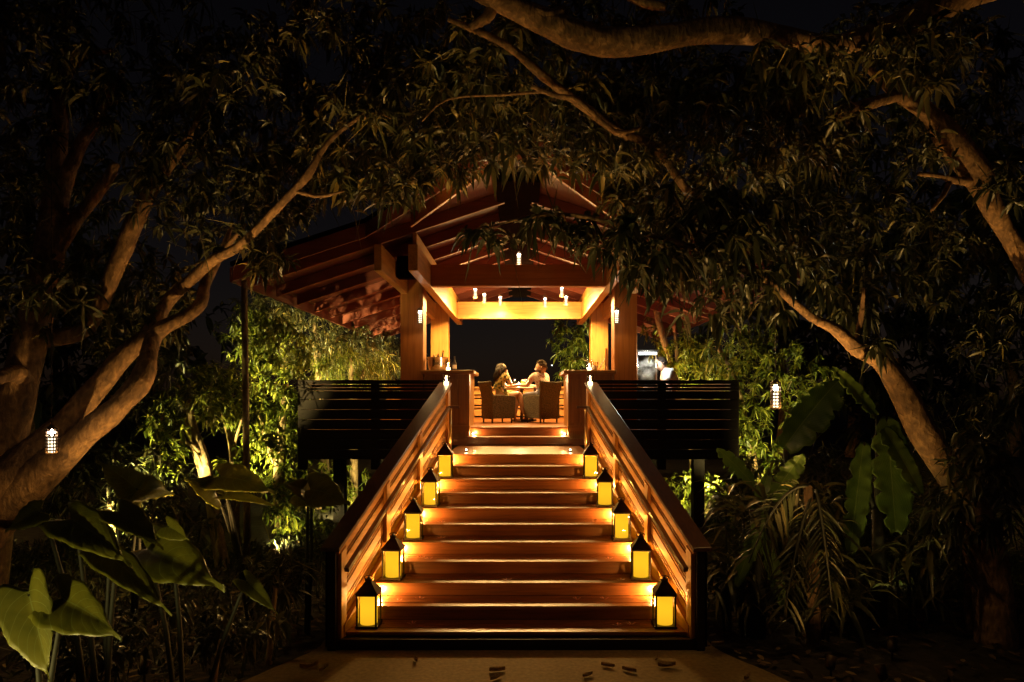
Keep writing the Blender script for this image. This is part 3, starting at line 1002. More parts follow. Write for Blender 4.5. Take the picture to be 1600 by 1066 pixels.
def hand(mb, wrist, dr, nrm, curl=.5, L_=.18):
    """palm and five bent, unequal fingers starting at the wrist"""
    w_ = Vector(wrist); d_ = Vector(dr).normalized(); n_ = Vector(nrm).normalized(); s_ = d_.cross(n_).normalized(); n_ = s_.cross(d_)
    palm = L_ * .5
    mb.add([w_ + s_ * a * .5 * L_ * k + n_ * b_ * .07 * L_ + d_ * t_ for t_, k in ((-.01, .3), (palm * .5, .44), (palm, .46)) for a in (-1, 1) for b_ in (-1, 1)],
           [(0, 1, 3, 2), (4, 5, 1, 0), (2, 3, 7, 6), (1, 5, 7, 3), (4, 0, 2, 6), (8, 9, 5, 4), (6, 7, 11, 10), (5, 9, 11, 7), (8, 4, 6, 10), (8, 10, 11, 9)], True)
    for j, fl_ in enumerate((.40, .46, .44, .34)):
        b0 = w_ + d_ * palm * .95 + s_ * L_ * (-.18 + .12 * j)
        p1 = b0 + d_ * fl_ * L_ * .42
        d2 = (d_ * math.cos(curl) - n_ * math.sin(curl)); p2 = p1 + d2 * fl_ * L_ * .33
        d3 = (d_ * math.cos(curl * 2) - n_ * math.sin(curl * 2)); p3 = p2 + d3 * fl_ * L_ * .27
        mb.tube([b0, p1, p2, p3], [.0092, .0085, .0078, .006], 6)
    b0 = w_ + d_ * palm * .3 - s_ * L_ * .2
    mb.tube([b0, b0 + (d_ * .6 - s_ * .8) * L_ * .2, b0 + (d_ * .9 - s_ * .6 - n_ * .3) * L_ * .36], [.011, .010, .007], 6)

def head(mb, c, fwd, up=(0, 0, 1), s=1.0):
    """skull with jaw, nose, ears, lips; returns a frame"""
    c = Vector(c); f_ = Vector(fwd).normalized(); u_ = Vector(up); r_ = f_.cross(u_).normalized(); u_ = r_.cross(f_).normalized()
    vs, fs = [], []
    nu, nv = 18, 16
    for i in range(nv + 1):
        ph = math.pi * i / nv
        for k in range(nu):
            a = 2 * math.pi * k / nu
            x = math.sin(ph) * math.cos(a); y = math.sin(ph) * math.sin(a); z = -math.cos(ph)
            X = x * .098; Y = y * .077; Z = z * .118
            if z < 0:          # narrower jaw pushed forward
                q = -z
                X = X * (1 - .22 * q) + .018 * q * (1 if x > 0 else .2); Y *= (1 - .38 * q)
            if x > 0 and abs(y) < .35:
                X += .004
            vs.append(c + (f_ * X + r_ * Y + u_ * Z) * s)
    for i in range(nv):
        for k in range(nu):
            fs.append((i * nu + k, i * nu + (k + 1) % nu, (i + 1) * nu + (k + 1) % nu, (i + 1) * nu + k))
    mb.add(vs, fs, True)
    def T(a, b_, c_): return c + (f_ * a + r_ * b_ + u_ * c_) * s
    mb.add([T(.095, 0, .022), T(.098, .012, -.024), T(.126, 0, -.022), T(.098, -.012, -.024), T(.094, 0, -.034)], [(0, 1, 2), (0, 2, 3), (1, 4, 2), (2, 4, 3)], True)
    for k in (-1, 1):
        mb.add([T(.0, k * .074, .02), T(-.02, k * .092, .025), T(-.022, k * .09, -.02), T(.002, k * .074, -.03), T(-.01, k * .078, .0)],
               [(0, 1, 4), (1, 2, 4), (2, 3, 4), (3, 0, 4), (0, 3, 2, 1)], True)
    return T

def hairlets(mb, T, pts, L_, n, spread=.012, droop=1.0, wd=.006):
    for i in range(n):
        p = random.choice(pts)
        a = T(p[0] + random.uniform(-spread, spread), p[1] + random.uniform(-spread, spread), p[2] + random.uniform(-spread, spread))
        l2 = L_ * random.uniform(.6, 1.1)
        out = (a - T(0, 0, 0)).normalized() * .25
        d1 = (out * .6 + Vector((random.uniform(-.2, .2), random.uniform(-.2, .2), -droop))).normalized()
        b_ = a + d1 * l2 * .5 + Vector((random.uniform(-.01, .01), random.uniform(-.01, .01), 0))
        c_ = b_ + Vector((random.uniform(-.25, .25), random.uniform(-.25, .25), -droop)).normalized() * l2 * .5
        mb.tube([a, b_, c_], [wd, wd, wd * .3], 4)

# --- the woman, left, chin on her hand
wo = empty('person', (-.40, 14.0, DECK), 'woman in green patterned dress, chin on her hand, seated left of the table', 'person', 'diners at the table')
hipc = Vector((-.42, 13.98, DECK + .54))
fw = Vector((.88, .47, 0)).normalized(); sd = Vector((.47, -.88, 0))     # sd: towards the camera (her right)
chest = hipc + Vector((0, 0, .30)) + fw * .05
neck = chest + Vector((0, 0, .17)) + fw * .03
hd = Vector((-.36, 14.02, DECK + 1.085))
shR = neck + sd * .155 - Vector((0, 0, .05)); shL = neck - sd * .155 - Vector((0, 0, .05))
elR = Vector((-.16, 14.07, TZ + .045)); wrR = Vector((-.235, 14.08, DECK + .99))
elL = neck - sd * .17 + fw * .18 - Vector((0, 0, .27)); wrL = Vector((-.02, 14.36, TZ + .05))
knR = hipc + fw * .46 + sd * .05 + Vector((0, 0, .05)); knL = hipc + fw * .44 - sd * .03 - Vector((0, 0, .03))
anR = Vector((.08, 14.10, DECK + .20)); anL = Vector((-.10, 14.22, DECK + .08))
chains = [[(hipc, .12), (hipc + Vector((0, 0, .15)), .10), (chest, .115), (neck, .06), (neck + Vector((0, 0, .07)) + fw * .01, .045), (hd - Vector((0, 0, .04)), .05)],
          [(chest, .115), (shR, .052), (shR.lerp(elR, .5), .042), (elR, .034), (elR.lerp(wrR, .4), .034), (wrR, .022)],
          [(chest, .115), (shL, .052), (shL.lerp(elL, .5), .042), (elL, .034), (elL.lerp(wrL, .4), .034), (wrL, .022)],
          [(hipc, .12), (hipc + sd * .08 + fw * .05, .09), (knR, .062), (knR.lerp(anR, .35), .056), (anR, .032), (anR + Vector((.05, .01, -.04)), .03), (anR + Vector((.13, .02, -.07)), .02)],
          [(hipc, .12), (hipc - sd * .08 + fw * .05, .09), (knL, .062), (knL.lerp(anL, .35), .056), (anL, .032), (anL + Vector((.05, .01, -.04)), .03), (anL + Vector((.14, .03, -.055)), .02)]]
b = skin_mesh(chains)
T = head(b, hd, Vector((.95, .05, .0)), (0, 0, 1), 1.05)
hand(b, wrR, (hd - wrR + Vector((.05, 0, -.05))), (-.5, .8, 0), .7, .17)
hand(b, wrL, (.8, .3, -.05), (0, 0, 1), .4, .17)
b.build('body', M['skin'], wo)
dr = skin_mesh([[(hipc - Vector((0, 0, .02)), .15), (hipc + Vector((0, 0, .15)), .122), (chest, .14), (neck - Vector((0, 0, .02)), .07)],
                [(chest, .14), (shR, .066), (shR.lerp(elR, .45), .062)], [(chest, .14), (shL, .066), (shL.lerp(elL, .45), .062)],
                [(hipc - Vector((0, 0, .02)), .15), (hipc.lerp(knR, .5), .10), (hipc.lerp(knR, .85), .08)]])
dr.build('dress', M['dress'], wo)
hb = MB()
n_ = 22
vs = []
hp = []
for i in range(9):
    for k in range(n_):
        ph = math.pi * (.5 + .5 * i / 8); a = 2 * math.pi * k / n_
        x, y, z = -math.sin(ph - math.pi / 2) * 0, 0, 0
cap_pts = []
for i in range(400):
    a = random.uniform(0, 6.28); e = random.uniform(-.3, 1.57)
    x, y, z = math.cos(e) * math.cos(a), math.cos(e) * math.sin(a), math.sin(e)
    if x > .35 - .0 and z < .62: continue
    cap_pts.append((x * .104, y * .084, z * .122))
hairlets(hb, T, cap_pts, .15, 800, .004, .8, .006)
hairlets(hb, T, [p for p in cap_pts if p[0] < -.02], .30, 620, .012, 1, .006)
hb.ball(T(-.018, 0, .022), .105, sy=.84, sz=1.0, n=14)
hb.build('hair', M['hair_dark'], wo)
for k in (-1, 1):
    MB().ball(T(.088, k * .03, .012), .010, n=8).build('eye', M['eye'], wo)
MB().ball(T(.098, 0, -.05), .018, sx=.5, sz=.45, n=8).build('lips', M['lips'], wo)
for an, dv in ((anR, Vector((.13, .02, -.085))), (anL, Vector((.14, .03, -.068)))):
    mb = MB(); mb.bar(an + Vector((-.03, 0, -.062)), an + dv, .062, .014); mb.build('sandal', M['shoe'], wo, bevel=.004)

# --- the man, right, bearded, seen from behind his shoulder
ma = empty('person', (.52, 13.95, DECK), 'bearded man in pink patterned shirt leaning on the table, seated at right of table', 'person', 'diners at the table')
hipc = Vector((.50, 13.98, DECK + .54))
fw = Vector((-.72, .69, 0)).normalized(); sd = Vector((-.69, -.72, 0))      # towards the camera, his left
chest = hipc + Vector((0, 0, .33)) + fw * .07
neck = chest + Vector((0, 0, .15)) + fw * .03
hd = Vector((.455, 14.02, DECK + 1.12))
shL = neck + sd * .19 - Vector((0, 0, .06)); shR = neck - sd * .19 - Vector((0, 0, .06))
elL = Vector((.17, 14.06, TZ + .03)); wrL = Vector((-.05, 14.22, TZ + .04))
elR = shR + fw * .2 - Vector((0, 0, .24)); wrR = Vector((.12, 14.45, TZ + .05))
knL = hipc + fw * .46 + sd * .12; knR = hipc + fw * .46 - sd * .12
anL = knL + Vector((.08, .0, -.45)); anR = knR + Vector((.05, .05, -.45))
fz = DECK + .06
anL.z = anR.z = DECK + .09
chains = [[(hipc, .14), (hipc + Vector((0, 0, .16)), .13), (chest, .145), (neck, .07), (neck + Vector((0, 0, .07)) - fw * .0, .058), (hd - Vector((0, 0, .04)), .056)],
          [(chest, .145), (shL, .064), (shL.lerp(elL, .5), .052), (elL, .042), (elL.lerp(wrL, .4), .042), (wrL, .027)],
          [(chest, .145), (shR, .064), (shR.lerp(elR, .5), .052), (elR, .042), (elR.lerp(wrR, .4), .042), (wrR, .027)],
          [(hipc, .14), (hipc + sd * .1 + fw * .05, .10), (knL, .07), (knL.lerp(anL, .35), .062), (anL, .036), (anL + fw * .12 - Vector((0, 0, .05)), .03)],
          [(hipc, .14), (hipc - sd * .1 + fw * .05, .10), (knR, .07), (knR.lerp(anR, .35), .062), (anR, .036), (anR + fw * .12 - Vector((0, 0, .05)), .03)]]
b = skin_mesh(chains)
T = head(b, hd, Vector((-.97, .12, -.02)), (0, 0, 1), 1.12)
hand(b, wrL, (-.8, .5, -.05), (0, 0, 1), .4, .19)
hand(b, wrR, (-.8, .1, -.05), (0, 0, 1), .5, .19)
b.build('body', M['skin'], ma)
skin_mesh([[(hipc - Vector((0, 0, .02)), .155), (hipc + Vector((0, 0, .16)), .15), (chest, .165), (neck - Vector((0, 0, .01)), .085)],
           [(chest, .165), (shL, .08), (shL.lerp(elL, .55), .07)], [(chest, .165), (shR, .08), (shR.lerp(elR, .55), .07)]]).build('shirt', M['shirt_pink'], ma)
skin_mesh([[(hipc, .16), (hipc + sd * .1 + fw * .05, .115), (knL, .085), (knL.lerp(anL, .4), .075), (anL + Vector((0, 0, .03)), .06)],
           [(hipc, .16), (hipc - sd * .1 + fw * .05, .115), (knR, .085), (knR.lerp(anR, .4), .075), (anR + Vector((0, 0, .03)), .06)]]).build('trousers', M['trousers'], ma)
hb = MB()
cp = []
for i in range(500):
    a = random.uniform(0, 6.28); e = random.uniform(-.35, 1.57)
    x, y, z = math.cos(e) * math.cos(a), math.cos(e) * math.sin(a), math.sin(e)
    if (x > .2 and z < .55) or z < -.25: continue
    cp.append((x * .104, y * .084, z * .125))
for i in range(1100):
    p = random.choice(cp); a = T(*p); o_ = (a - T(0, 0, 0)).normalized()
    top = p[2] > .05
    q = a + (o_ + Vector((.35, .1, .25 if top else -.5))).normalized() * (.026 if top else .012)
    hb.tube([a - o_ * .01, q], [.006, .003], 4)
hb.ball(T(-.012, 0, .025), .103, sy=.84, sz=1.02, n=14)
hb.build('hair', M['hair_brown'], ma)
hb = MB()
for i in range(520):
    a = random.uniform(-1.65, 1.65); z = random.uniform(-.128, -.035 + .03 * 0)
    k = 1 - .3 * (-z / .12)
    p = T(.098 * math.cos(a) * k + .012, .078 * math.sin(a) * k, z)
    hb.tube([p, p + Vector((-.012, 0, -.035))], [.010, .004], 4)
hb.build('beard', M['beard'], ma)
for k in (-1, 1):
    MB().ball(T(.088, k * .03, .012), .010, n=8).build('eye', M['eye'], ma)
for an in (anL, anR):
    mb = MB(); mb.bar(an + Vector((0, 0, -.055)) - fw * .06, an + fw * .17 + Vector((0, 0, -.065)), .085, .05); mb.build('shoe', M['shoe'], ma, bevel=.014)

# --- the cook behind the right screen
ck = empty('person', (2.68, 12.4, DECK), 'man in white shirt bending over the cooking station behind the right screen', 'person')
hipc = Vector((2.86, 12.45, DECK + .62)); chest = Vector((2.74, 12.42, DECK + .86)); neck = Vector((2.66, 12.40, DECK + 1.02))
hd = Vector((2.585, 12.38, DECK + 1.12))
sh1 = neck + Vector((.03, -.19, -.05)); sh2 = neck + Vector((.03, .19, -.05))
e1 = sh1 + Vector((-.04, -.03, -.27)); e2 = sh2 + Vector((-.04, .03, -.27)); w1 = e1 + Vector((-.24, .05, .02)); w2 = e2 + Vector((-.24, -.05, .02))
k1 = hipc + Vector((-.30, -.1, -.18)); k2 = hipc + Vector((-.30, .1, -.18)); a1 = k1 + Vector((.15, 0, -.35)); a2 = k2 + Vector((.15, 0, -.35))
b = skin_mesh([[(hipc, .13), (hipc.lerp(chest, .5), .125), (chest, .145), (neck, .07), (hd - Vector((-.02, 0, .05)), .055)],
               [(chest, .145), (sh1, .06), (sh1.lerp(e1, .5), .05), (e1, .04), (w1, .027)], [(chest, .145), (sh2, .06), (sh2.lerp(e2, .5), .05), (e2, .04), (w2, .027)],
               [(hipc, .13), (k1, .07), (a1, .04), (a1 + Vector((-.12, 0, -.05)), .03)], [(hipc, .13), (k2, .07), (a2, .04), (a2 + Vector((-.12, 0, -.05)), .03)]])
T = head(b, hd, Vector((-.9, -.15, -.42)), (-.3, 0, 1), 1.05)
hand(b, w1, (-1, .1, -.2), (0, 0, 1), .6); hand(b, w2, (-1, -.1, -.2), (0, 0, 1), .6)
b.build('body', M['skin'], ck)
skin_mesh([[(hipc, .15), (hipc.lerp(chest, .5), .15), (chest, .17), (neck, .08)],
           [(chest, .17), (sh1, .08), (sh1.lerp(e1, .6), .07)], [(chest, .17), (sh2, .08), (sh2.lerp(e2, .6), .07)]]).build('shirt', M['shirt_white'], ck)
skin_mesh([[(hipc, .155), (k1, .09), (a1 + Vector((0, 0, .03)), .06)], [(hipc, .155), (k2, .09), (a2 + Vector((0, 0, .03)), .06)]]).build('trousers', M['trousers'], ck)
hb = MB(); hb.ball(T(-.02, 0, .03), .103, sy=.84, n=14)
for i in range(200):
    a = random.uniform(0, 6.28); e = random.uniform(-.2, 1.57)
    x, y, z = math.cos(e) * math.cos(a), math.cos(e) * math.sin(a), math.sin(e)
    if x > .3 and z < .6: continue
    p = T(x * .104, y * .084, z * .12); hb.tube([p, p + (p - T(0, 0, 0)).normalized() * .02], [.009, .004], 4)
hb.build('hair', M['hair_dark'], ck)
for k in (-1, 1):
    MB().ball(T(.088, k * .03, .012), .010, n=8).build('eye', M['eye'], ck)

# cooking station with its white lamp and steam
g0 = at(1012, 640, 12.2)
st = empty('cooking_station', (g0.x, 12.2, DECK), 'cooking station under a white lamp tube behind the right screen', 'grill')
mb = MB(); mb.box(g0.x - .3, g0.x + .22, 12.05, 12.5, DECK + .1, DECK + .66); mb.build('cabinet', M['steel'], st, bevel=.01)
mb = MB(); mb.box(g0.x - .29, g0.x + .21, 12.07, 12.48, DECK + .662, DECK + .69); mb.build('griddle', M['iron'], st)
lt = at(1012, 552.5, 12.2)
for k in (-1, 1):
    mb = MB(); mb.tube([(g0.x + k * .17, 12.28, DECK + .66), (g0.x + k * .17, 12.28, lt.z + .03)], .012, 6); mb.build('lamp_post', M['steel'], st)
mb = MB(); mb.tube([(lt.x - .16, 12.2, lt.z), (lt.x + .16, 12.2, lt.z)], .022, 10); mb.build('lamp_tube', M['tube'], st)
mb = MB(); mb.box(lt.x - .19, lt.x + .19, 12.16, 12.32, lt.z + .03, lt.z + .06); mb.build('lamp_hood', M['steel'], st)
lamp('station_light', 'POINT', (lt.x, 12.06, lt.z - .06), 30, (.95, 1, .9), .08, st)
# steam
m, nt_, bb = new_mat('steam')
nt_.nodes.remove(bb)
pv = nt_.nodes.new('ShaderNodeVolumePrincipled'); pv.inputs['Color'].default_value = (.9, .95, .9, 1)
tcn = nt_.nodes.new('ShaderNodeTexCoord'); nn = nt_.nodes.new('ShaderNodeTexNoise'); nn.inputs['Scale'].default_value = 7.5; nn.inputs['Detail'].default_value = 3
nt_.links.new(tcn.outputs['Object'], nn.inputs['Vector'])
rr = nt_.nodes.new('ShaderNodeMapRange'); rr.inputs[1].default_value = .42; rr.inputs[2].default_value = .75; rr.inputs[3].default_value = .05; rr.inputs[4].default_value = 4.5
vd = nt_.nodes.new('ShaderNodeVectorMath'); vd.operation = 'DISTANCE'; vd.inputs[1].default_value = (lt.x + .02, 12.3, EYE + .48)
nt_.links.new(tcn.outputs['Object'], vd.inputs[0])
fo = nt_.nodes.new('ShaderNodeMapRange'); fo.inputs[1].default_value = .05; fo.inputs[2].default_value = .26; fo.inputs[3].default_value = 1; fo.inputs[4].default_value = 0
nt_.links.new(vd.outputs['Value'], fo.inputs[0])
mu = nt_.nodes.new('ShaderNodeMath'); mu.operation = 'MULTIPLY'
nt_.links.new(nn.outputs['Fac'], rr.inputs[0]); nt_.links.new(rr.outputs[0], mu.inputs[0]); nt_.links.new(fo.outputs[0], mu.inputs[1]); nt_.links.new(mu.outputs[0], pv.inputs['Density'])
nt_.links.new(pv.outputs[0], nt_.nodes['Material Output'].inputs['Volume'])
mb = MB(); mb.ball((lt.x + .02, 12.3, EYE + .50), .28, sx=.75, sy=.6, sz=1.0, n=14)
tag(mb.build('steam', m), 'pale steam rising from the cooking station under the white lamp', 'steam', None, 'stuff')

# ------------------------------------------------------------------ things on the counters and rail ends
def candle_glass(p, lb, h=.17):
    c = empty('hurricane_candle', p, lb, 'candle', 'candles in clear glass cylinders')
    mb = MB(); mb.lathe([(.048, 0), (.05, .006), (.05, h)], p, 18, False); mb.build('glass_cylinder', M['glass'], c)
    mb = MB(); mb.lathe([(.034, .003), (.034, .055)], p, 14); mb.build('wax', M['candle_small'], c)
    q = Vector(p) + Vector((0, 0, .085)); mb = MB(); mb.ball(q, .010, sz=2, n=8); mb.build('flame', M['flame'], c)
    lamp('candle_glow', 'POINT', q + Vector((0, 0, .05)), .7, (1, .68, .34), .02, c)
zc = .14 + RISE / GO * (10.2 - 6.5) + .892
for s, nm in ((-1, 'left'), (1, 'right')):
    candle_glass((s * (1.06 + .015), 10.2, zc - .012), 'candle in a glass cylinder on the upper end of the %s stair rail' % nm)
    candle_glass((s * 1.235, 11.95, CT), 'candle in a tall glass cylinder on the %s counter top' % nm, .2)
# ice bucket
ib = empty('ice_bucket', (-1.45, 12.25, CT), 'round steel ice bucket with bottle necks on the left counter', 'bucket')
mb = MB(); mb.lathe([(.13, 0), (.165, .04), (.18, .12), (.185, .24), (.195, .25), (.175, .25), (.17, .22), (.16, .06), (.0, .05)], (-1.45, 12.25, CT), 28, False); mb.build('bowl', M['steel'], ib)
for k in (-1, 1):
    mb = MB(); mb.tube([(-1.45 + k * (.185 + .03 * math.sin(a)), 12.25 + .03 * math.cos(a), CT + .19) for a in [math.pi * j / 8 for j in range(9)]], .006, 6); mb.build('handle', M['steel'], ib)
for j, (dx, dy, lx) in enumerate(((.05, .0, .10), (-.06, .04, -.05), (.0, -.06, .02))):
    bt = empty('bottle', (-1.45 + dx, 12.25 + dy, CT + .06), ['dark bottle leaning out to the right in the ice bucket', 'bottle neck at the back left of the ice bucket', 'bottle neck at the front of the ice bucket'][j], 'bottle')
    a = Vector((-1.45 + dx, 12.25 + dy, CT + .07)); d_ = Vector((lx * 1.5, 0, 1)).normalized()
    mb = MB(); mb.tube([a, a + d_ * .16, a + d_ * .2, a + d_ * (.30 if j == 0 else .24)], [.035, .035, .015, .014], 10); mb.build('glass_body', M['shoe'], bt)
    mb = MB(); e_ = a + d_ * (.30 if j == 0 else .24); mb.tube([e_ - d_ * .03, e_ + d_ * .006], .016, 10); mb.build('foil', M['brass'], bt)
bt = empty('bottle', (-1.165, 12.35, CT), 'wine bottle standing upright beside the ice bucket', 'bottle')
mb = MB(); mb.lathe([(.036, 0), (.038, .01), (.038, .15), (.015, .19), (.0145, .27), (.017, .275)], (-1.165, 12.35, CT), 14); mb.build('glass_body', M['shoe'], bt)
mb = MB(); mb.lathe([(.0388, .05), (.0388, .12)], (-1.165, 12.35, CT), 14, False); mb.build('label_band', M['cloth'], bt)
for j, (x, y) in enumerate(((1.32, 12.1), (1.38, 12.3))):
    g = empty('tumbler', (x, y, CT), ['clear tumbler beside the right counter candle', 'clear tumbler at the back of the right counter'][j], 'glass')
    mb = MB(); mb.lathe([(.035, 0), (.042, .006), (.046, .17)], (x, y, CT), 14, False); mb.build('glass_cup', M['glass'], g)
    mb = MB(); mb.lathe([(.03, .01), (.038, .1)], (x, y, CT), 12); mb.build('drink', M['cloth'], g)
# folding easel stand on the right counter
es = empty('folding_stand', (1.55, 12.3, CT), 'closed wooden folding stand leaning on the right counter', 'stand')
mb = MB(); mb.bar((1.56, 12.28, CT), (1.58, 12.34, CT + .42), .03, .03); mb.bar((1.60, 12.30, CT), (1.60, 12.36, CT + .41), .02, .02); mb.build('upright', M['cedar_z'], es)
mb = MB(); mb.bar((1.42, 12.28, CT), (1.56, 12.33, CT + .24), .014, .014); mb.build('strut', M['cloth'], es)

# star or far boat light
tag(MB().ball((CX + (862.5 - 815) / F * 600, 600, EYE + 49 / F * 600), .55, n=8).build('distant_light', glow('far light', (1, .98, .95), 3)), 'tiny white point of light in the night sky right of the man', 'light')

# ------------------------------------------------------------------ foliage
def leaf_arrays(P, D, L, W, droop, fold=.25):
    """long leaves from base points P along D, bending down; returns verts (N,8,3)"""
    N = len(P)
    up = np.array([0, 0, 1.0])
    D = D / np.linalg.norm(D, axis=1, keepdims=True)
    S = np.cross(D, up) + rng.normal(0, .35, (N, 3))
    S -= D * (S * D).sum(1, keepdims=True)
    S /= np.linalg.norm(S, axis=1, keepdims=True)
    Nn = np.cross(S, D)
    L = L[:, None]; W = W[:, None]; dr = droop[:, None]
    def pt(t):
        q = P + D * L * t
        q = q - up * (L * dr * t * t)
        return q
    b = pt(0); m1 = pt(.35); m2 = pt(.68); t_ = pt(1)
    V = np.empty((N, 8, 3))
    V[:, 0] = b
    V[:, 1] = m1 - S * W * .5 + Nn * W * fold; V[:, 2] = m1; V[:, 3] = m1 + S * W * .5 + Nn * W * fold
    V[:, 4] = m2 - S * W * .42 + Nn * W * fold; V[:, 5] = m2; V[:, 6] = m2 + S * W * .42 + Nn * W * fold
    V[:, 7] = t_
    return V

LF = [(0, 2, 1), (0, 3, 2), (1, 2, 5, 4), (2, 3, 6, 5), (4, 5, 7), (5, 6, 7)]
def leaf_mesh(name, V, mat, parent=None):
    N = len(V)
    me = bpy.data.meshes.new(name)
    me.vertices.add(N * 8)
    me.vertices.foreach_set('co', V.reshape(-1))
    flat = np.array([i for f in LF for i in f]); tot = np.array([len(f) for f in LF])
    loops = (flat[None, :] + 8 * np.arange(N)[:, None]).reshape(-1)
    me.loops.add(len(loops)); me.loops.foreach_set('vertex_index', loops.astype(np.int32))
    tots = np.tile(tot, N); st_ = np.concatenate([[0], np.cumsum(tots)[:-1]])
    me.polygons.add(len(tots)); me.polygons.foreach_set('loop_start', st_.astype(np.int32))
    me.polygons.foreach_set('loop_total', tots.astype(np.int32))
    me.polygons.foreach_set('use_smooth', np.ones(len(tots), dtype=bool))
    me.materials.append(mat)
    me.update(calc_edges=True); me.validate()
    o = bpy.data.objects.new(name, me); link(o, parent)
    if parent is not None: o.location = -parent.location
    return o


def rosettes(centers, axes, n, L, W, droop=.5, spread=1.0):
    P, D, LL, WW, DR = [], [], [], [], []
    for c, a in zip(centers, axes):
        k = max(3, int(rng.normal(n, n * .25)))
        ph = rng.uniform(0, 6.28) + np.arange(k) * 2.4
        t = Vector(a).normalized(); s = t.orthogonal().normalized(); b = t.cross(s)
        t, s, b = np.array(t), np.array(s), np.array(b)
        el = rng.uniform(.0, .9, k)
        d = (np.cos(ph)[:, None] * s + np.sin(ph)[:, None] * b) * spread + t * el[:, None] + rng.normal(0, .15, (k, 3))
        P.append(np.array(c) - t * rng.uniform(0, .10, k)[:, None]); D.append(d)
        sc_ = rng.uniform(.55, 1.2)
        LL.append(L * sc_ * rng.uniform(.6, 1.2, k)); WW.append(W * sc_ * rng.uniform(.7, 1.2, k)); DR.append(droop * rng.uniform(.3, 1.5, k))
    return leaf_arrays(np.concatenate(P), np.concatenate(D), np.concatenate(LL), np.concatenate(WW), np.concatenate(DR))


def blob_points(blobs):
    C, A = [], []
    for (px, py, d, rx, ry, rd, n) in blobs:
        c = at(px, py, d)
        for i in range(n):
            while True:
                u = rng.uniform(-1, 1, 3)
                if (u ** 2).sum() < 1: break
            p = c + Vector((u[0] * rx / F * d, u[1] * rd, u[2] * ry / F * d))
            C.append(p)
            A.append(Vector((u[0] * .7 + rng.normal(0, .35), u[1] * .4 + rng.normal(0, .35), rng.normal(.05, .45))))
    return C, A


def px_tube(mb, pts, n=9, jit=.18, sub=3):
    """pts: (px, py, depth, width in px) - smoothed into a limb"""
    P = [at(a, b, c) for a, b, c, w_ in pts]; Rr = [w_ / 2 / F * c for a, b, c, w_ in pts]
    Q, q = [], []
    for i in range(len(P) - 1):
        p0 = P[max(i - 1, 0)]; p1 = P[i]; p2 = P[i + 1]; p3 = P[min(i + 2, len(P) - 1)]
        for k in range(sub):
            t = k / sub
            Q.append(.5 * ((2 * p1) + (p2 - p0) * t + (2 * p0 - 5 * p1 + 4 * p2 - p3) * t * t + (3 * p1 - p0 - 3 * p2 + p3) * t ** 3))
            q.append(Rr[i] * (1 - t) + Rr[i + 1] * t)
    Q.append(P[-1]); q.append(Rr[-1])
    mb.tube(Q, q, n, True, jit)


def tree(name, label, limbs, blobs, leafmat_, barkmat, L=.175, W=.044, n=12, droop=.5, group=None, cat='tree', trunkname='trunk', twigs=True):
    base = at(*limbs[0][0][:3])
    root = empty(name, (base.x, base.y, max(0, min(base.z, .0))), label, cat, group)
    mb = MB(); px_tube(mb, limbs[0], 14); mb.build(trunkname, barkmat, root)
    for lm in limbs[1:]:
        mb = MB(); px_tube(mb, lm, 9); mb.build('limb', barkmat, root)
    C, A = blob_points(blobs)
    V = rosettes(C, A, n, L, W, droop)
    if twigs:
        A2 = np.array([tuple(a.normalized()) for a in A]); C2 = np.array([tuple(c) for c in C])
        l_ = rng.uniform(.2, .55, len(C2))[:, None]
        E = C2 - A2 * l_ + np.stack([np.zeros(len(C2)), np.zeros(len(C2)), rng.uniform(-.15, .1, len(C2))], 1)
        V = np.concatenate([V, leaf_arrays(E, C2 - E, np.linalg.norm(C2 - E, axis=1), np.full(len(C2), .011), np.zeros(len(C2)))])
    leaf_mesh('crown', V, leafmat_, root)
    return root


BK = M['bark']
# --- left standing mango tree
tree('mango_tree', 'tall mango tree with upright forked trunk at the far left edge',
     [[(-60, 1100, 6.9, 104.0), (-45, 900, 6.9, 88.0), (-10, 760, 6.95, 72.0), (16, 660, 7.0, 59.2), (38, 580, 6.95, 49.6), (55, 500, 7.1, 48.0), (72, 420, 7.3, 48.0), (84, 330, 7.5, 38.4), (90, 240, 7.6, 28.8), (96, 150, 7.6, 20.8), (100, 60, 7.6, 14.7), (98, -30, 7.6, 9.2)],
      [(90, 320, 7.5, 27.2), (106, 270, 7.5, 20.8), (132, 215, 7.4, 18.4), (152, 190, 7.4, 12.9), (180, 130, 7.3, 8.3)],
      [(93, 140, 7.6, 18.4), (110, 110, 7.5, 13.8), (135, 88, 7.4, 12.0), (175, 78, 7.3, 5.5)],
      [(78, 400, 7.3, 28.8), (112, 350, 7.5, 22.4), (140, 318, 7.5, 18.4), (165, 285, 7.5, 18.4), (182, 255, 7.5, 12.9)],
      [(60, 530, 7.1, 32.0), (125, 520, 7.0, 24.0), (150, 490, 7.0, 22.4), (172, 440, 7.0, 24.0), (195, 385, 7.0, 27.2), (215, 335, 7.0, 25.6), (245, 285, 7.1, 19.2), (272, 245, 7.1, 16.6), (300, 205, 7.1, 10.1), (330, 140, 7.2, 5.5)],
      [(36, 590, 6.9, 35.2), (20, 582, 6.7, 24.0), (-5, 592, 6.4, 19.2), (-60, 620, 6.0, 17.6)]],
     [(60, 90, 7.2, 130, 110, 1.2, 120), (230, 100, 7.6, 150, 120, 1.2, 130), (330, 300, 7.3, 120, 100, 1.0, 150), (70, 480, 6.9, 120, 60, .6, 45), (200, 460, 7.6, 90, 100, .7, 50), (110, 250, 8.2, 130, 110, .8, 90), (390, 150, 7.4, 120, 130, 1.1, 130), (20, 300, 7, 60, 160, .8, 50)],
     M['leaf_dim'], BK, group='mango trees arching over the stair')
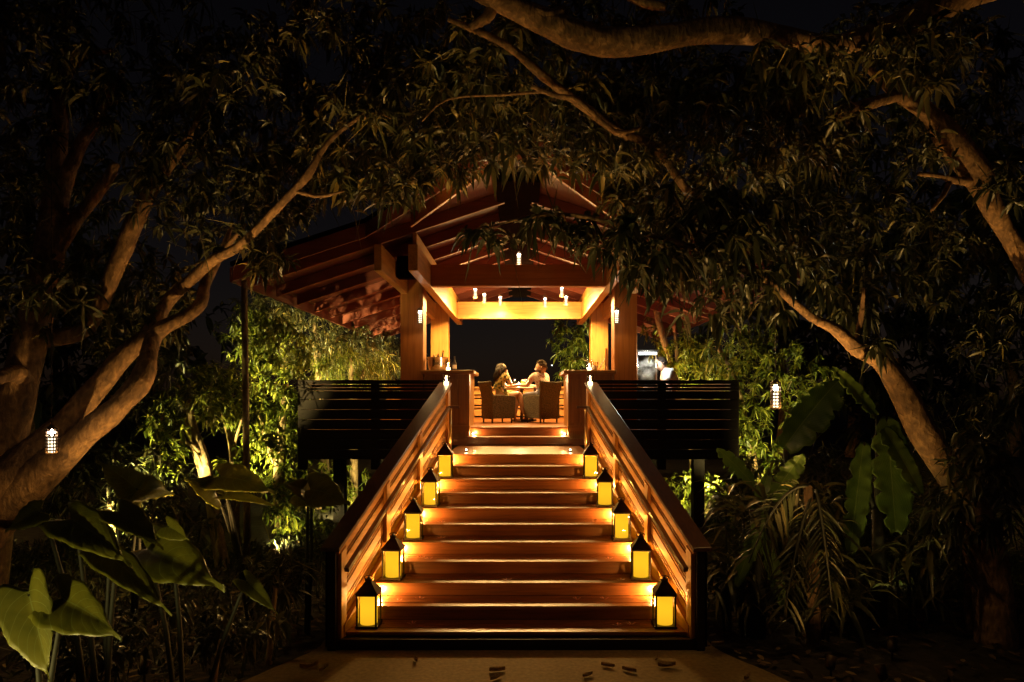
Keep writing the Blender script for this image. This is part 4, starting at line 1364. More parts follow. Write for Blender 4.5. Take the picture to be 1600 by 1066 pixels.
# --- left leaning mango tree
tree('mango_tree', 'leaning mango tree whose low twin limbs sweep up to the right beside the stair',
     [[(-50, 860, 6.8, 88.0), (0, 775, 6.8, 80.0), (60, 715, 6.9, 67.2), (105, 665, 7.0, 43.2), (150, 608, 7.1, 35.2), (195, 555, 7.2, 30.4), (235, 520, 7.3, 27.2), (250, 490, 7.4, 21.6), (268, 465, 7.5, 19.2), (300, 435, 7.3, 16.8), (335, 405, 7.1, 16.6), (372, 386, 7.0, 13.8), (410, 350, 6.9, 12.0), (440, 318, 6.8, 12.0), (480, 275, 6.7, 12.0), (500, 240, 6.7, 9.2), (520, 215, 6.7, 7.4), (552, 190, 6.7, 5.5), (575, 170, 6.7, 3.7)],
      [(5, 800, 6.8, 67.2), (55, 750, 6.78, 56.0), (105, 704, 6.75, 44.8), (155, 660, 6.75, 38.4), (192, 628, 6.78, 34.4), (222, 590, 6.9, 33.6), (232, 560, 7.0, 27.2), (240, 525, 7.2, 24.0), (262, 508, 7.2, 22.4), (295, 492, 7.3, 19.2), (315, 472, 7.4, 19.2), (320, 445, 7.5, 16.6), (335, 415, 7.6, 13.8), (352, 380, 7.6, 9.2), (362, 350, 7.6, 5.5)],
      [(462, 298, 6.75, 8.3), (490, 306, 6.7, 6.4), (512, 305, 6.7, 5.5), (537, 299, 6.7, 2.8)],
      [(345, 400, 7.6, 8.3), (360, 378, 7.5, 7.4), (385, 350, 7.5, 3.7)],
      [(552, 190, 6.7, 4.6), (590, 178, 6.7, 3.7), (612, 186, 6.7, 1.8)]],
     [(560, 240, 7.6, 140, 80, .6, 190), (680, 190, 7.0, 130, 100, .6, 170), (440, 300, 7.9, 70, 60, .5, 50), (600, 290, 7.0, 90, 30, .4, 44), (420, 395, 7.2, 44, 34, .3, 22), (250, 430, 7.9, 60, 60, .5, 22), (540, 90, 7.6, 140, 100, .9, 150), (560, 180, 6.4, 60, 30, .2, 10)],
     M['leaf_mango'], BK, group='mango trees arching over the stair')
# --- top branch reaching across from the right
tree('mango_tree', 'mango tree at the right reaching its thick top limb across the picture above the roof',
     [[(1900, 1100, 7.4, 110), (1890, 900, 7.4, 100), (1860, 500, 7.3, 90), (1800, 150, 7.1, 80), (1700, -20, 6.9, 66), (1560, -30, 6.7, 52), (1430, 30, 6.5, 42), (1310, 70, 6.3, 32), (1240, 62, 6.2, 32), (1170, 50, 6.1, 36), (1100, 48, 6.0, 36), (1030, 60, 5.9, 40), (960, 66, 5.9, 44), (910, 58, 5.8, 44), (860, 38, 5.7, 38), (800, 10, 5.6, 36), (740, -20, 5.5, 30), (660, -60, 5.4, 24)],
      [(880, 20, 5.7, 22), (850, 22, 5.6, 12), (820, 6, 5.6, 8)],
      [(770, 8, 5.6, 20), (760, 28, 5.6, 18), (735, 42, 5.6, 10)],
      [(700, 30, 5.6, 7), (790, 70, 5.9, 12), (850, 120, 6.2, 14), (910, 165, 6.5, 15), (965, 205, 6.7, 14), (1010, 222, 6.8, 14), (1040, 250, 6.9, 13), (1060, 280, 6.9, 12), (1085, 310, 7.0, 16), (1110, 345, 7.0, 12)],
      [(830, 135, 6.1, 6), (870, 150, 6.2, 8), (905, 158, 6.3, 8), (960, 205, 6.4, 6), (1000, 200, 6.6, 6)],
      [(1040, 10, 6.0, 12), (1010, 5, 6.0, 14), (960, -20, 6, 14)],
      [(910, 165, 6.5, 8), (860, 145, 6.4, 5), (790, 148, 6.3, 4), (700, 155, 6.2, 3), (660, 190, 6.2, 2)]],
     [(870, 195, 7.3, 180, 70, .6, 190), (1010, 150, 7.2, 160, 80, .7, 170), (1020, 300, 7.6, 90, 60, .4, 80), (1150, 190, 7.0, 130, 110, .7, 150), (760, 110, 6.6, 130, 70, .6, 90), (920, 250, 6.9, 150, 24, .3, 34), (1250, 180, 6.9, 120, 90, .6, 110), (900, 20, 7.6, 300, 60, .5, 150), (1260, 80, 5.9, 90, 36, .2, 16), (1450, 80, 6.2, 120, 60, .3, 46)],
     M['leaf_mango'], BK, group='mango trees arching over the stair')
# --- low hanging bough in front of the gable
tree('mango_tree', 'low mango tree bough hanging in dark silhouette in front of the right gable',
     [[(1560, 1040, 6.6, 60), (1545, 880, 6.7, 52), (1510, 780, 6.7, 50), (1458, 700, 6.6, 42), (1428, 645, 6.6, 42), (1400, 595, 6.6, 37), (1372, 562, 6.5, 26), (1338, 545, 6.4, 24), (1305, 515, 6.3, 18), (1265, 494, 6.2, 12), (1200, 440, 6.0, 12), (1120, 400, 5.8, 12), (1040, 375, 5.6, 10), (960, 350, 5.5, 8), (880, 335, 5.4, 6), (800, 345, 5.4, 4), (740, 365, 5.4, 3)],
      [(1335, 545, 6.4, 10), (1345, 500, 6.4, 8), (1350, 450, 6.3, 5)],
      [(1040, 375, 5.6, 7), (1060, 420, 5.6, 6), (1070, 470, 5.6, 4)]],
     [(765, 366, 5.4, 45, 14, .15, 7), (870, 348, 5.4, 60, 14, .2, 12), (950, 365, 5.5, 60, 30, .3, 26), (1030, 420, 5.6, 70, 45, .4, 34), (1120, 400, 5.8, 80, 60, .4, 50), (1200, 400, 6.2, 100, 100, .5, 80), (1100, 340, 6.0, 130, 50, .4, 60), (1110, 480, 6.0, 60, 24, .3, 8), (1340, 450, 6.8, 90, 60, .5, 40), (1380, 545, 6.3, 20, 16, .1, 5), (1520, 770, 6.2, 70, 90, .3, 36)],
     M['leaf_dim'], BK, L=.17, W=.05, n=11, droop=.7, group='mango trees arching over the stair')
# --- far right tree
tree('mango_tree', 'right hand mango tree with bare lit stub branch and twisted twig',
     [[(1760, 1000, 8.4, 70), (1720, 700, 8.4, 60), (1660, 520, 8.3, 46), (1605, 415, 8.2, 30), (1570, 360, 8.1, 26), (1545, 315, 8.0, 32), (1525, 270, 8.0, 44), (1490, 225, 7.9, 40), (1455, 180, 7.9, 28), (1410, 150, 7.8, 24), (1380, 128, 7.8, 14), (1350, 100, 7.8, 8)],
      [(1410, 148, 7.8, 18), (1385, 155, 7.7, 17), (1350, 165, 7.6, 20), (1306, 180, 7.5, 24)],
      [(1520, 285, 8.0, 14), (1490, 281, 7.8, 12), (1470, 275, 7.7, 8), (1435, 272, 7.6, 6)],
      [(1484, 283, 7.8, 8), (1474, 305, 7.7, 7), (1455, 330, 7.7, 4)]],
     [(1330, 260, 8.5, 130, 110, .6, 130), (1450, 400, 8.8, 120, 90, .6, 110), (1540, 130, 8.9, 110, 110, .6, 100), (1570, 540, 8.4, 80, 120, .6, 80), (1400, 60, 8.6, 140, 60, .6, 90), (1270, 330, 8.4, 90, 100, .6, 110), (1440, 230, 7.3, 60, 40, .2, 9), (1550, 300, 7.4, 50, 60, .2, 10)],
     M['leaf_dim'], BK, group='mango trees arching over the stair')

# --- shrubs and small trees lit from below, left behind the stair
LB = M['leaf_lit']; PB = M['bark_pale']
def shrub(label, limbs, blobs, mat=None, L=.15, W=.038, n=12, droop=.5, name='small_tree', group='lit garden trees behind the pavilion'):
    return tree(name, label, limbs, blobs, mat or LB, PB, L, W, n, droop, group, 'tree')
shrub('forked small tree with two pale leaning stems left of the eave post',
      [[(352, 905, 9.6, 24), (342, 850, 9.6, 20), (330, 780, 9.6, 18), (318, 715, 9.6, 17), (300, 660, 9.6, 13), (292, 610, 9.6, 8)],
       [(318, 715, 9.6, 11), (300, 695, 9.5, 8), (270, 685, 9.5, 5), (240, 660, 9.4, 3)],
       [(345, 860, 9.6, 10), (320, 760, 9.8, 9), (300, 690, 9.8, 9), (285, 620, 9.9, 7), (275, 600, 9.9, 5)]],
      [(300, 640, 9.6, 70, 40, .6, 60), (260, 700, 9.3, 40, 50, .5, 30), (330, 600, 10, 60, 30, .5, 40)])
shrub('slim small tree with a pale forked stem just left of the eave post',
      [[(372, 900, 10.5, 12), (368, 830, 10.5, 13), (367, 740, 10.5, 13), (362, 690, 10.5, 12), (350, 650, 10.5, 9), (345, 620, 10.5, 6)],
       [(366, 700, 10.5, 6), (370, 680, 10.4, 4), (380, 650, 10.4, 3)]],
      [(360, 630, 10.5, 60, 40, .6, 70), (372, 740, 10.4, 40, 40, .4, 36), (430, 650, 10.8, 40, 60, .5, 50)])
shrub('bushy small tree filling the gap between the eave post and the black screen',
      [[(438, 900, 12, 22), (440, 830, 12, 20), (436, 760, 12, 18), (440, 690, 12, 14), (446, 600, 12, 9)],
       [(440, 740, 12, 10), (420, 700, 12, 8), (405, 640, 12, 5)]],
      [(440, 580, 12.2, 70, 80, .8, 160), (435, 700, 12.0, 55, 70, .7, 120), (400, 520, 12.5, 60, 50, .7, 90), (470, 800, 11.5, 60, 60, .6, 70)])
shrub('tall dark leafed tree with small glints behind the eave post',
      [[(520, 900, 17, 14), (510, 760, 17, 14), (500, 620, 17, 12), (497, 520, 17, 8)], [(500, 600, 17, 6), (492, 540, 16.9, 8), (492, 505, 16.9, 7)]],
      [(480, 530, 16.5, 110, 60, 1.2, 230), (440, 480, 17, 70, 40, 1, 110), (560, 560, 17, 70, 50, 1, 150)], M['leaf_mango'], L=.2)
shrub('feathery bright small tree rising behind the left black screen',
      [[(552, 900, 15, 14), (553, 700, 15, 12), (550, 620, 15, 9), (548, 560, 15, 6)], [(552, 640, 15, 6), (565, 590, 15, 5), (575, 560, 15, 3)]],
      [(552, 570, 14.8, 66, 34, .7, 110)], L=.24, W=.022, droop=.8)
shrub('dense narrow leafed tree against the left front column',
      [[(600, 900, 19, 12), (602, 700, 19, 10), (600, 560, 19, 7)]],
      [(598, 555, 19, 40, 60, 1, 110), (640, 560, 19.5, 30, 50, 1, 50)], M['leaf_mango'], L=.26)
shrub('low bright shrub showing under the left black screen',
      [[(500, 900, 14.5, 12), (498, 800, 14.5, 10), (496, 760, 14.5, 7)], [(470, 900, 14.5, 9), (478, 800, 14.5, 8), (482, 740, 14.5, 6)]],
      [(500, 770, 14.5, 90, 60, .7, 150), (460, 850, 12, 60, 50, .5, 60)])
shrub('very dark shrub below the leaning trunk at the far left',
      [[(180, 960, 8.6, 12), (178, 850, 8.6, 10), (170, 780, 8.6, 6)]],
      [(170, 760, 8.6, 150, 70, .6, 150), (250, 820, 8.0, 90, 60, .5, 90), (200, 560, 8.9, 110, 110, .5, 110)], M['leaf_dim'])
# right side
shrub('small tree overhanging the back railing right of the man',
      [[(960, 800, 21, 16), (950, 650, 21, 14), (930, 540, 21, 10), (905, 480, 21, 6)], [(940, 570, 21, 7), (905, 560, 20.8, 5), (885, 575, 20.8, 3)]],
      [(900, 530, 20.8, 42, 46, 1, 90), (885, 575, 20.6, 18, 18, .5, 10)], M['leaf_lit'], L=.24, W=.05)
shrub('bright leafy small tree behind the cook',
      [[(1090, 900, 15.5, 14), (1082, 700, 15.5, 12), (1062, 600, 15.5, 8), (1055, 520, 15.5, 5)], [(1070, 620, 15.5, 6), (1040, 540, 15.5, 10), (1025, 480, 15.5, 10), (1020, 440, 15.5, 8)]],
      [(1080, 560, 15.4, 44, 44, .7, 110), (1110, 590, 15.2, 50, 30, .7, 60), (1025, 520, 16.5, 24, 50, .5, 24)], L=.18, W=.05)
shrub('mid green tree between the cook and the right hanging lantern',
      [[(1190, 900, 12.5, 14), (1180, 740, 12.5, 12), (1150, 600, 12.5, 9), (1120, 540, 12.5, 6)]],
      [(1160, 560, 12.5, 70, 60, .7, 110), (1175, 680, 12, 50, 70, .6, 80), (1240, 600, 11.5, 70, 70, .7, 70)], L=.17, W=.04)
shrub('low shrub showing under the right black screen',
      [[(1110, 900, 14, 10), (1105, 800, 14, 9), (1095, 750, 14, 6)]],
      [(1085, 765, 14, 60, 30, .7, 60), (1130, 820, 13, 40, 40, .5, 30)], L=.17, W=.04)
shrub('dark bushy shrub filling the shade on the right of the stair',
      [[(1240, 1000, 8.2, 14), (1235, 900, 8.2, 12), (1225, 800, 8.2, 8)]],
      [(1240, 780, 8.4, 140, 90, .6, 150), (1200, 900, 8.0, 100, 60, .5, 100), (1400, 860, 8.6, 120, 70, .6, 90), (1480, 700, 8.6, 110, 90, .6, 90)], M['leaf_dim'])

# --- unlit trees farther back that close the view on both sides
for (px, d, lb, bl) in [(40, 22, 'unlit dark tree far back at the far left edge', (40, 430, 22, 200, 230, 2, 260)),
                        (240, 24, 'unlit dark tree far back behind the leaning left limbs', (210, 560, 24, 170, 130, 2, 200)),
                        (1220, 25, 'unlit dark tree far back above the right hanging lantern', (1200, 420, 25, 170, 200, 2, 260)),
                        (1400, 23, 'unlit dark tree far back behind the right leaning trunk', (1400, 520, 23, 170, 190, 2, 260)),
                        (1580, 22, 'unlit dark tree far back at the far right edge', (1560, 400, 22, 150, 260, 2, 260)),
                        (1330, 26, 'unlit dark tree top showing high above the right bough', (1380, 220, 26, 200, 190, 2, 200))]:
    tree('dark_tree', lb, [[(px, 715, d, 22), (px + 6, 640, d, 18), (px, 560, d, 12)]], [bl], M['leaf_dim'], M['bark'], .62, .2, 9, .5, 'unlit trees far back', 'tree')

shrub('low dark shrub under the elephant ears at the bottom left', [[(120, 1180, 4.7, 10), (130, 1100, 4.7, 9), (140, 1030, 4.7, 6)]],
      [(130, 1000, 4.8, 150, 50, .3, 46)], M['leaf_dim'], L=.13, W=.04, group='low shrubs under the elephant ears')
shrub('low dark shrub between the elephant ears and the path', [[(330, 1110, 5.2, 10), (335, 1060, 5.2, 9), (345, 1000, 5.2, 6)]],
      [(340, 980, 5.5, 110, 46, .3, 46)], M['leaf_dim'], L=.13, W=.04, group='low shrubs under the elephant ears')
shrub('low dark shrub behind the broad dim leaf left of the stair', [[(420, 1040, 6.1, 10), (425, 980, 6.1, 9), (430, 920, 6.1, 6)]],
      [(430, 900, 6.5, 60, 60, .3, 44)], M['leaf_mango'], L=.15, W=.035, group='low shrubs under the elephant ears')

# ------------------------------------------------------------------ big leaved plants
def big_leaf(parent, base, tip, width, side, mat, heart=True, fold=.18, droop=.12, ripple=.005, nv=8, name='leaf', torn=False):
    """blade from base to tip (world points); side: approximate direction across the blade"""
    base, tip = Vector(base), Vector(tip)
    ax = tip - base; L_ = ax.length; t = ax / L_
    s_ = Vector(side); s_ = (s_ - t * s_.dot(t)).normalized(); n_ = s_.cross(t)
    nu, nw = 26, 12
    V, UV = [], []
    for i in range(nu + 1):
        u = i / nu
        if heart:
            wv = math.sin(min(1, u * 1.0 + .14) ** .62 * math.pi) ** .75 if u < 1 else 0
            if u >= .999: wv = 0.02
        else:
            wv = (math.sin(math.pi * min(.985, .04 + u * .96)) ** .45)
        for j in range(nw + 1):
            v = -1 + 2 * j / nw
            uu = u
            if heart:     # lobes reach back behind the stalk
                uu = u - .24 * (1 - u) ** 2 * min(1, abs(v) * 1.6)
            rp = ripple * min(1, width / .35) * math.sin(2 * math.pi * nv * (u - .35 * abs(v))) * (.2 + abs(v))
            wob = 1 + .05 * math.sin(u * 23 + (3 if v > 0 else 0))
            if torn and abs(v) > .3: 
                g = math.sin(u * 61) * .5 + math.sin(u * 37 + 2) * .5
                wob -= .55 * max(0, g) * (abs(v) - .3)
                rp += .03 * g * (abs(v) - .3)
            q = base + t * (uu * L_) + s_ * (v * width / 2 * wv * wob) + n_ * (fold * abs(v) * width * wv + rp) - Vector((0, 0, 1)) * (droop * L_ * u * u + droop * .8 * width * abs(v) ** 2)
            V.append(q); UV.append((u, (v + 1) / 2))
    m_ = nw + 1
    Fc = [(i * m_ + j, i * m_ + j + 1, (i + 1) * m_ + j + 1, (i + 1) * m_ + j) for i in range(nu) for j in range(nw)]
    me = bpy.data.meshes.new(name)
    me.from_pydata([tuple(v) for v in V], [], Fc)
    uvl = me.uv_layers.new(name='UVMap')
    for lp in me.loops:
        uvl.data[lp.index].uv = UV[lp.vertex_index]
    for p in me.polygons: p.use_smooth = True
    me.materials.append(mat)
    o = bpy.data.objects.new(name, me); link(o, parent); o.location = -parent.location
    sd_ = o.modifiers.new('thick', 'SOLIDIFY'); sd_.thickness = .0015
    return o

def ear_plant(label, rootpx, leaves, d):
    g = at(rootpx, 620, d); g.z = 0
    root = empty('elephant_ear_plant', g, label, 'plant', 'elephant ear plants left of the stair')
    for (bx, by, tx, ty, wpx, dd, tilt) in leaves:
        b = at(bx, by, d); t_ = at(tx, ty, d - dd)
        rr_ = Vector((0, math.cos(tilt), math.sin(tilt)))
        ax = (t_ - b).normalized()
        side = ax.cross(Vector((0, -math.sin(tilt), math.cos(tilt)))).normalized() if True else rr_
        big_leaf(root, b, t_, wpx * .86 / F * d, side, M['leaf_big'], True)
        mb = MB(); mid = b.lerp(g, .5) + Vector((random.uniform(-.05, .05), .05, .1))
        mb.tube([g + Vector((random.uniform(-.06, .06), random.uniform(-.05, .05), -.02)), mid, b.lerp(mid, .3) + Vector((0, .02, .02)), b + (t_ - b) * .03], [.02, .016, .012, .008], 8)
        mb.build('stalk', M['stalk'], root)
    return root
# (base px, base py, tip px, tip py, width px, depth drop, tilt of the blade normal away from vertical towards the viewer)
ear_plant('elephant ear plant at the bottom left corner with one bright yellow-green leaf', 60,
          [(44, 925, 78, 1048, 105, .12, 1.45), (96, 935, 190, 975, 95, .25, 1.0)], 3.6)
ear_plant('elephant ear plant with broad overlapping leaves left of centre left', 170,
          [(62, 800, 8, 822, 60, .1, .9), (112, 812, 205, 858, 80, .4, .75), (185, 800, 255, 838, 60, .3, .5), (168, 868, 268, 938, 60, .3, .6)], 4.3)
ear_plant('elephant ear plant with one very broad dim leaf and a small tip leaf', 290,
          [(228, 858, 352, 890, 115, .45, .75), (262, 822, 296, 838, 40, .1, 1.1), (385, 908, 434, 950, 34, .1, .8)], 4.6)
ear_plant('dark green elephant ear plant in front of the lit shrubs, nearest the lamp', 200,
          [(215, 765, 150, 708, 62, .2, .8), (218, 765, 272, 758, 62, .3, .9)], 6.2)
ear_plant('dark green elephant ear plant in front of the lit shrubs by the eave post', 400,
          [(335, 768, 288, 740, 62, .2, .8), (345, 745, 432, 752, 70, .4, .7), (352, 775, 440, 778, 34, .3, .3)], 6.4)
ear_plant('dark green elephant ear plant touching the left stair wall', 480,
          [(480, 770, 440, 748, 60, .2, .7), (485, 765, 548, 775, 80, .2, .8)], 6.9)

def banana(label, rootpx, d, leaves):
    g = at(rootpx, 620, d); g.z = 0
    root = empty('banana_plant', g, label, 'plant', 'banana plants right of the stair')
    mb = MB(); mb.tube([g + Vector((0, 0, -.05)), g + Vector((.03, 0, .6)), g + Vector((0, 0, 1.25))], [.10, .075, .05], 12); mb.build('stem', M['stalk'], root)
    for (bx, by, tx, ty, wpx, dd, tilt) in leaves:
        b = at(bx, by, d); t_ = at(tx, ty, d - dd)
        ax = (t_ - b).normalized()
        side = ax.cross(Vector((0, -math.sin(tilt), math.cos(tilt)))).normalized()
        big_leaf(root, b, t_, wpx / F * d, side, M['leaf_banana'], False, .12, .1, .006, 18, 'leaf', True)
        mb = MB(); mb.tube([g + Vector((0, 0, 1.15)), g.lerp(b, .55) + Vector((0, 0, .3)), b], [.03, .022, .012], 8); mb.build('leaf_stalk', M['stalk'], root)
banana('banana plant with a broad dark upright leaf beside the right hanging lantern', 1240, 7.4,
       [(1225, 700, 1312, 578, 62, .0, 1.2), (1180, 760, 1120, 690, 30, .2, 1.0), (1200, 740, 1165, 860, 30, .3, 1.1)])
banana('banana plant with ragged hanging leaf lit yellow-green', 1370, 7.0,
       [(1385, 650, 1400, 815, 66, .2, 1.35), (1350, 690, 1328, 850, 40, .2, 1.3), (1375, 660, 1440, 760, 36, .3, 1.2), (1370, 650, 1300, 560, 30, .2, 1.1)])
banana('smaller banana plant with thin yellow leaf stalks close to the right stair wall', 1180, 6.8,
       [(1195, 800, 1150, 905, 26, .2, 1.2), (1205, 780, 1255, 700, 34, .1, 1.2), (1190, 830, 1225, 940, 26, .2, 1.1)])

def frond(parent, a, b_, sag, n=22, L_=.42, name='frond', mat=None):
    a, b_ = Vector(a), Vector(b_)
    pts = [a.lerp(b_, i / 10) - Vector((0, 0, sag * (i / 10) * (1 - i / 10) * -4)) for i in range(11)]
    mb = MB(); mb.tube(pts, [.014 * (1 - i / 12) + .002 for i in range(11)], 6); rach = mb.build('midrib', M['stalk'], parent)
    P, D = [], []
    for i in range(n):
        u = .12 + .86 * i / n; k = u * 10; j = int(k)
        p = pts[j].lerp(pts[min(j + 1, 10)], k - j); t = (pts[min(j + 1, 10)] - pts[j]).normalized()
        for s_ in (-1, 1):
            sd_ = t.cross(Vector((0, 1, 0))).normalized() * s_
            P.append(p); D.append(sd_ + t * .6 + Vector((0, random.uniform(-.2, .2), -.25)))
    n2 = len(P)
    V = leaf_arrays(np.array(P), np.array(D), np.full(n2, L_) * rng.uniform(.7, 1, n2), np.full(n2, .03), rng.uniform(.2, .7, n2))
    leaf_mesh(name, V, mat or M['leaf_dry'], parent)
for i, (rx_, d, frs, lb) in enumerate([
        (1270, 6.6, [((1262, 760), (1170, 880), .2), ((1270, 770), (1225, 960), .12), ((1275, 765), (1300, 940), .1)], 'drooping dry palm right of the stair with withered fronds'),
        (1520, 6.9, [((1500, 700), (1450, 860), .15), ((1510, 700), (1500, 900), .1), ((1530, 690), (1590, 860), .2)], 'withered palm hanging around the right tree trunk')]):
    g = at(rx_, 620, d); g.z = 0
    pr = empty('palm', g, lb, 'palm', 'withered palms on the right')
    top = at(frs[0][0][0], frs[0][0][1], d)
    mb = MB(); mb.tube([g + Vector((0, 0, -.05)), g.lerp(top, .5) + Vector((.03, 0, 0)), top], [.07, .055, .045], 10, True, .2); mb.build('trunk', M['bark'], pr)
    for (a, b_, sg) in frs:
        frond(pr, at(a[0], a[1], d), at(b_[0], b_[1], d - .4), sg, 22, .30, 'frond', M['leaf_dim'])

# long strap-leaved clumps filling the bank right of the stair
for (px, d, lb, bl) in [(1150, 6.9, 'strap leaved clump close to the right stair wall', [(1150, 900, 6.9, 50, 40, .3, 12), (1170, 800, 7.0, 50, 50, .3, 10)]),
                        (1290, 6.6, 'strap leaved clump below the drooping palm', [(1290, 900, 6.6, 80, 50, .3, 16), (1270, 800, 6.9, 60, 50, .3, 11)]),
                        (1440, 7.0, 'strap leaved clump at the foot of the right leaning trunk', [(1430, 880, 7.0, 70, 60, .3, 15), (1450, 780, 7.1, 50, 40, .3, 8)])]:
    g = at(px, 620, d); g.z = 0
    root = empty('strap_leaf_plant', g, lb, 'plant', 'strap leaved plants right of the stair')
    C, A = blob_points(bl)
    A = [Vector((a_.x * .3, a_.y * .3, abs(a_.z) + .8)) for a_ in A]
    leaf_mesh('leaves', rosettes(C, A, 11, .48, .055, .7, .6), M['leaf_mango'], root)
    for c_ in C[::3]:
        mb = MB(); mb.tube([(c_.x * .8 + g.x * .2, c_.y * .8 + g.y * .2, -.02), c_], [.016, .010], 6); mb.build('stem', M['stalk'], root)

# ------------------------------------------------------------------ ground cover
def scatter(n, xr, yr, L_, W_, mat, name, label=None, upright=False, zf=0.0):
    P = np.stack([rng.uniform(*xr, n), rng.uniform(*yr, n), np.full(n, zf)], 1)
    D = rng.normal(0, 1, (n, 3)); D[:, 2] = np.abs(D[:, 2]) * (2.5 if upright else .25) + (.5 if upright else .05)
    # keep the path and the stair clear
    keep = (np.abs(P[:, 0]) > np.where(P[:, 1] < 6.42, 1.82 + .62 * (6.42 - P[:, 1]), 1.95)) | (P[:, 1] > 12)
    P, D = P[keep], D[keep]; n = len(P)
    V = leaf_arrays(P, D, L_ * rng.uniform(.6, 1.2, n), W_ * rng.uniform(.7, 1.2, n), rng.uniform(0, .3, n))
    V[:, :, 2] = np.maximum(V[:, :, 2], .004 + rng.uniform(0, .03, n)[:, None])
    o = leaf_mesh(name, V, mat)
    return tag(o, label, 'leaf litter' if not upright else 'grass', None, 'stuff')
scatter(5200, (-9, 9), (4.5, 11), .13, .045, M['leaf_dry'], 'leaf_litter', 'dry fallen leaves littering the dark ground on both sides')
scatter(14000, (3.4, 10), (7.6, 14), .11, .012, M['grass'], 'lawn', 'short green lawn at the right edge', True)
scatter(5000, (-9, -2.1), (5, 11), .16, .03, M['leaf_dim'], 'ground_cover', 'dark low ground cover plants left of the stair', True)

def fallen_leaf(x, y, z, L_, rz_, lb, mat=None, name='fallen_leaf', cat='leaf', group='fallen leaves on the path', wk=.32):
    mb = MB()
    cur = random.uniform(.02, .28)
    P = []
    for i in range(7):
        u = i / 6; w_ = L_ * wk * math.sin(math.pi * min(.97, .03 + u))
        for v in (-1, 0, 1):
            P.append((L_ * (u - .5), w_ * v * .6, L_ * (cur * (2 * u - 1) ** 2 * .5 + .22 * abs(v)) + .004))
    mb.add(P, [(i * 3 + j, i * 3 + j + 1, i * 3 + j + 4, i * 3 + j + 3) for i in range(6) for j in range(2)], True)
    o = mb.build(name, mat or M['leaf_fallen'])
    o.location = (x, y, z); o.rotation_euler = (random.uniform(-.2, .2), 0, rz_)
    return tag(o, lb, cat, group)
for i, (px, py, L_, rz_, lb) in enumerate([
        (483, 1045, .16, .5, 'dry leaf lying farthest left on the path'), (506, 1048, .13, 1.2, 'dry leaf just left of the lit patch on the path'),
        (650, 1034, .10, 2.0, 'small upright curled leaf at the upper left edge of the lit patch'), (777, 1050, .14, .2, 'dark curled leaf in the middle of the lit patch'),
        (775, 1062, .13, .8, 'leaf at the very bottom centre of the picture'), (918, 1058, .11, .6, 'leaf tip at the bottom edge right of centre'),
        (950, 1043, .12, -.4, 'thin curled leaf right of centre on the lit patch'), (983, 1050, .13, -.5, 'pale leaf in the right part of the lit patch'),
        (1042, 1043, .16, .1, 'broad pale leaf near the right edge of the lit patch'), (1027, 1031, .11, 1, 'dark leaf at the upper right corner of the lit patch'),
        (752, 1015, .13, .1, 'flat leaf in the shade close to the plinth'), (1122, 1009, .13, .2, 'leaf on the shaded path at the right end of the plinth'),
        (1104, 1010, .1, 2.2, 'small leaf beside the right corner of the plinth'), (1168, 1062, .12, .8, 'leaf at the right edge of the path')]):
    d = EYE / ((py - 620) / F)
    p = at(px, py, d)
    fallen_leaf(p.x, p.y, .002, L_, rz_, lb)
pc = 0
for k, xs in enumerate([(-1.02, .98, 1.12), (-1.22, -1.0, .62, .9), (-.1, 1.1), (-1.08, -.98, 1.02), (-.9,), (-.92, .95), (.98, -1.05), (-.85, .92), (.9, -.98), (.75,)]):
    for x in xs:
        y = D0 + GO * k + random.uniform(.05, .2)
        side_ = 'left' if x < 0 else 'right'
        ordn = ['lowest', 'second', 'third', 'fourth', 'fifth', 'sixth', 'seventh', 'eighth', 'ninth', 'tenth'][k]
        mates = [q for q in xs if (q < 0) == (x < 0)]
        where = '' if len(mates) == 1 else (' nearer the wall' if abs(x) == max(abs(q) for q in mates) else ' nearer the middle')
        px_ = MB()
        for a in range(5):
            an = a * 1.257 + random.random(); c_, s_ = math.cos(an), math.sin(an); r_ = .04
            px_.add([(0, 0, .004), (r_ * c_ - .01 * s_, r_ * s_ + .01 * c_, .014), (r_ * 1.35 * c_, r_ * 1.35 * s_, .02), (r_ * c_ + .01 * s_, r_ * s_ - .01 * c_, .014)], [(0, 1, 2, 3)])
        o = px_.build('fallen_blossom', M['petal']); o.location = (x, y, RISE * (k + 1) + .002)
        tag(o, 'pink fallen blossom on the %s tread at the %s side%s' % (ordn, side_, where), 'blossom', 'pink blossoms scattered on the stair')

# ------------------------------------------------------------------ garden spotlights
def garden_light(px_or_x, y, target, energy, color, lb, size=80, z=.12, blend=.8):
    x = px_or_x
    g = empty('garden_spotlight', (x, y, 0), lb, 'spotlight', 'low garden spotlights')
    T_ = Vector(target); p = Vector((x, y, z)); d_ = (T_ - p).normalized()
    mb = MB(); mb.tube([p - d_ * .07, p - d_ * .05, p + d_ * .05], [.02, .04, .045], 12); mb.build('housing', M['iron'], g)
    mb = MB(); mb.tube([(x, y, -.02), (x, y, z - .03)], .01, 6); mb.build('spike', M['iron'], g)
    mb = MB(); mb.tube([p + d_ * .042, p + d_ * .046], .036, 12); mb.build('lens', M['steplight'], g)
    lamp('beam', 'SPOT', p + d_ * .07, energy, color, .04, g, target, size, blend)
YG = (1, .80, .26)
OR = (1, .56, .16)
def gx(px, d): return at(px, 620, d).x
garden_light(-5.1, 7.9, at(300, 660, 9.8), 4160, YG, 'garden spotlight at the foot of the forked small tree', 46)
garden_light(-5.4, 10.4, at(420, 640, 12.8), 6760, YG, 'garden spotlight under the bushy small tree by the eave post', 50)
garden_light(-6.2, 14.4, at(500, 575, 17), 4680, YG, 'garden spotlight in the planting beyond the left black screen', 46)
garden_light(gx(440, 11.8), 12.0, at(470, 690, 14), 1000, YG, 'garden spotlight beside the left wall of the stair', 80)
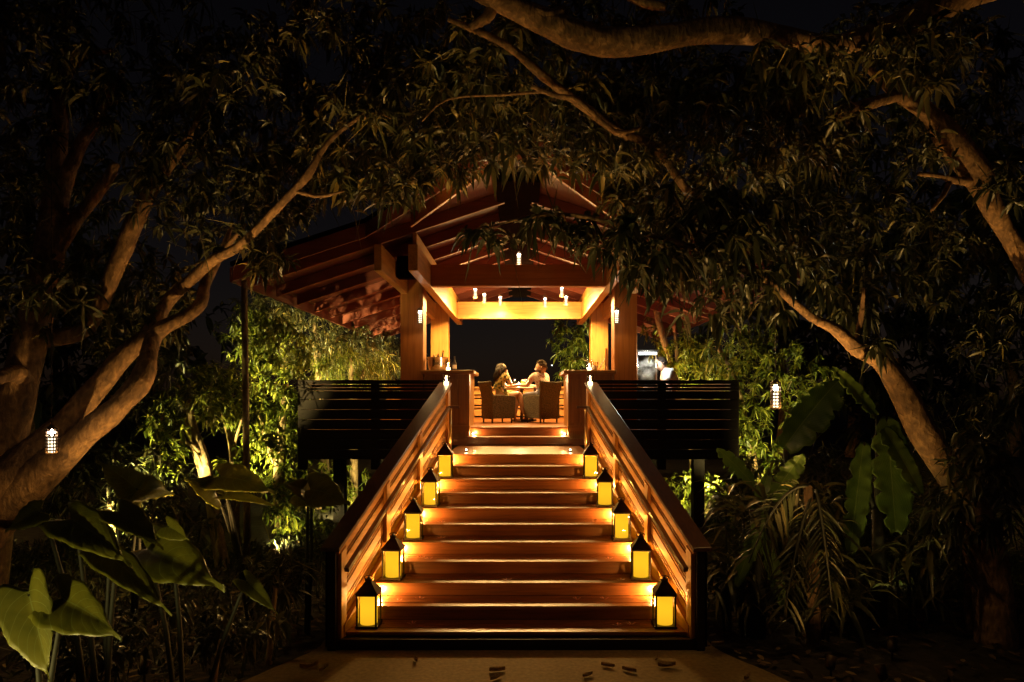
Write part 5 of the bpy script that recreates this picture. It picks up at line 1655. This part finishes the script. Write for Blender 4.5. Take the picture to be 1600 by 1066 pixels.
garden_light(gx(590, 20), 20.2, at(600, 540, 19.4), 1100, YG, 'garden spotlight behind the pavilion on the left', 80)
garden_light(gx(930, 19.5), 19.4, at(895, 540, 20.8), 1300, YG, 'garden spotlight behind the pavilion on the right', 110)
garden_light(gx(1105, 14.2), 14.1, at(1080, 530, 15.4), 2470, YG, 'garden spotlight under the bright small tree behind the cook', 90)
garden_light(gx(1215, 10.6), 10.6, at(1170, 600, 12.5), 700, YG, 'garden spotlight under the mid green tree on the right', 80)
garden_light(gx(300, 6.1), 6.1, at(180, 500, 7.3), 260, OR, 'garden spotlight washing the left leaning trunk', 50)
garden_light(gx(1290, 5.9), 5.8, at(1375, 575, 6.6), 80, OR, 'garden spotlight washing the right leaning trunk', 56)
garden_light(-3.1, 5.7, at(540, 200, 7.2), 620, OR, 'added fill light at the left of the path aimed up at the canopy', 44)  # lamp added to warm the canopy on the left
garden_light(-.1, 4.5, at(925, 40, 5.9), 140, OR, 'added fill light set in the path aimed up at the top limb', 36)  # lamp added below the frame to brighten the top limb
garden_light(gx(1570, 7.5), 7.3, at(1500, 250, 7.9), 420, OR, 'garden spotlight at the foot of the right hand tree', 42)
garden_light(-3.6, 2.2, at(95, 955, 3.6), 170, YG, 'garden spotlight at the bottom left by the bright leaf', 46)
garden_light(-1.9, 2.6, at(230, 850, 4.4), 14, YG, 'added fill light left of the path by the elephant ears', 46)  # lamp added to lift the middle group of leaves
garden_light(4.3, 8.3, (6.6, 9.6, 0), 14, YG, 'garden spotlight on the lawn at the right', 60, .14, .6)
garden_light(3.0, 5.6, at(1120, 230, 6.9), 480, OR, 'added fill light at the right of the path aimed up at the canopy', 54)  # lamp added to warm the canopy on the right
garden_light(gx(1385, 6.3), 6.2, at(1400, 740, 7.0), 16, YG, 'added fill light below the ragged banana leaf', 60)  # small lamp added to lighten this leaf
garden_light(2.6, 5.3, at(1270, 850, 6.8), 14, OR, 'added fill light at the right of the path beside the strap leaves', 60)  # weak lamp added to bring out the clumps
garden_light(-3.1, 13.0, at(505, 775, 14.8), 420, YG, 'garden spotlight lighting the low shrub under the left screen', 90)
garden_light(3.0, 12.8, at(1085, 770, 14.2), 260, YG, 'garden spotlight lighting the low shrub under the right screen', 90)
garden_light(gx(425, 10.2), 10.2, at(465, 830, 12), 300, YG, 'garden spotlight low between the eave post and the left stair wall', 56)
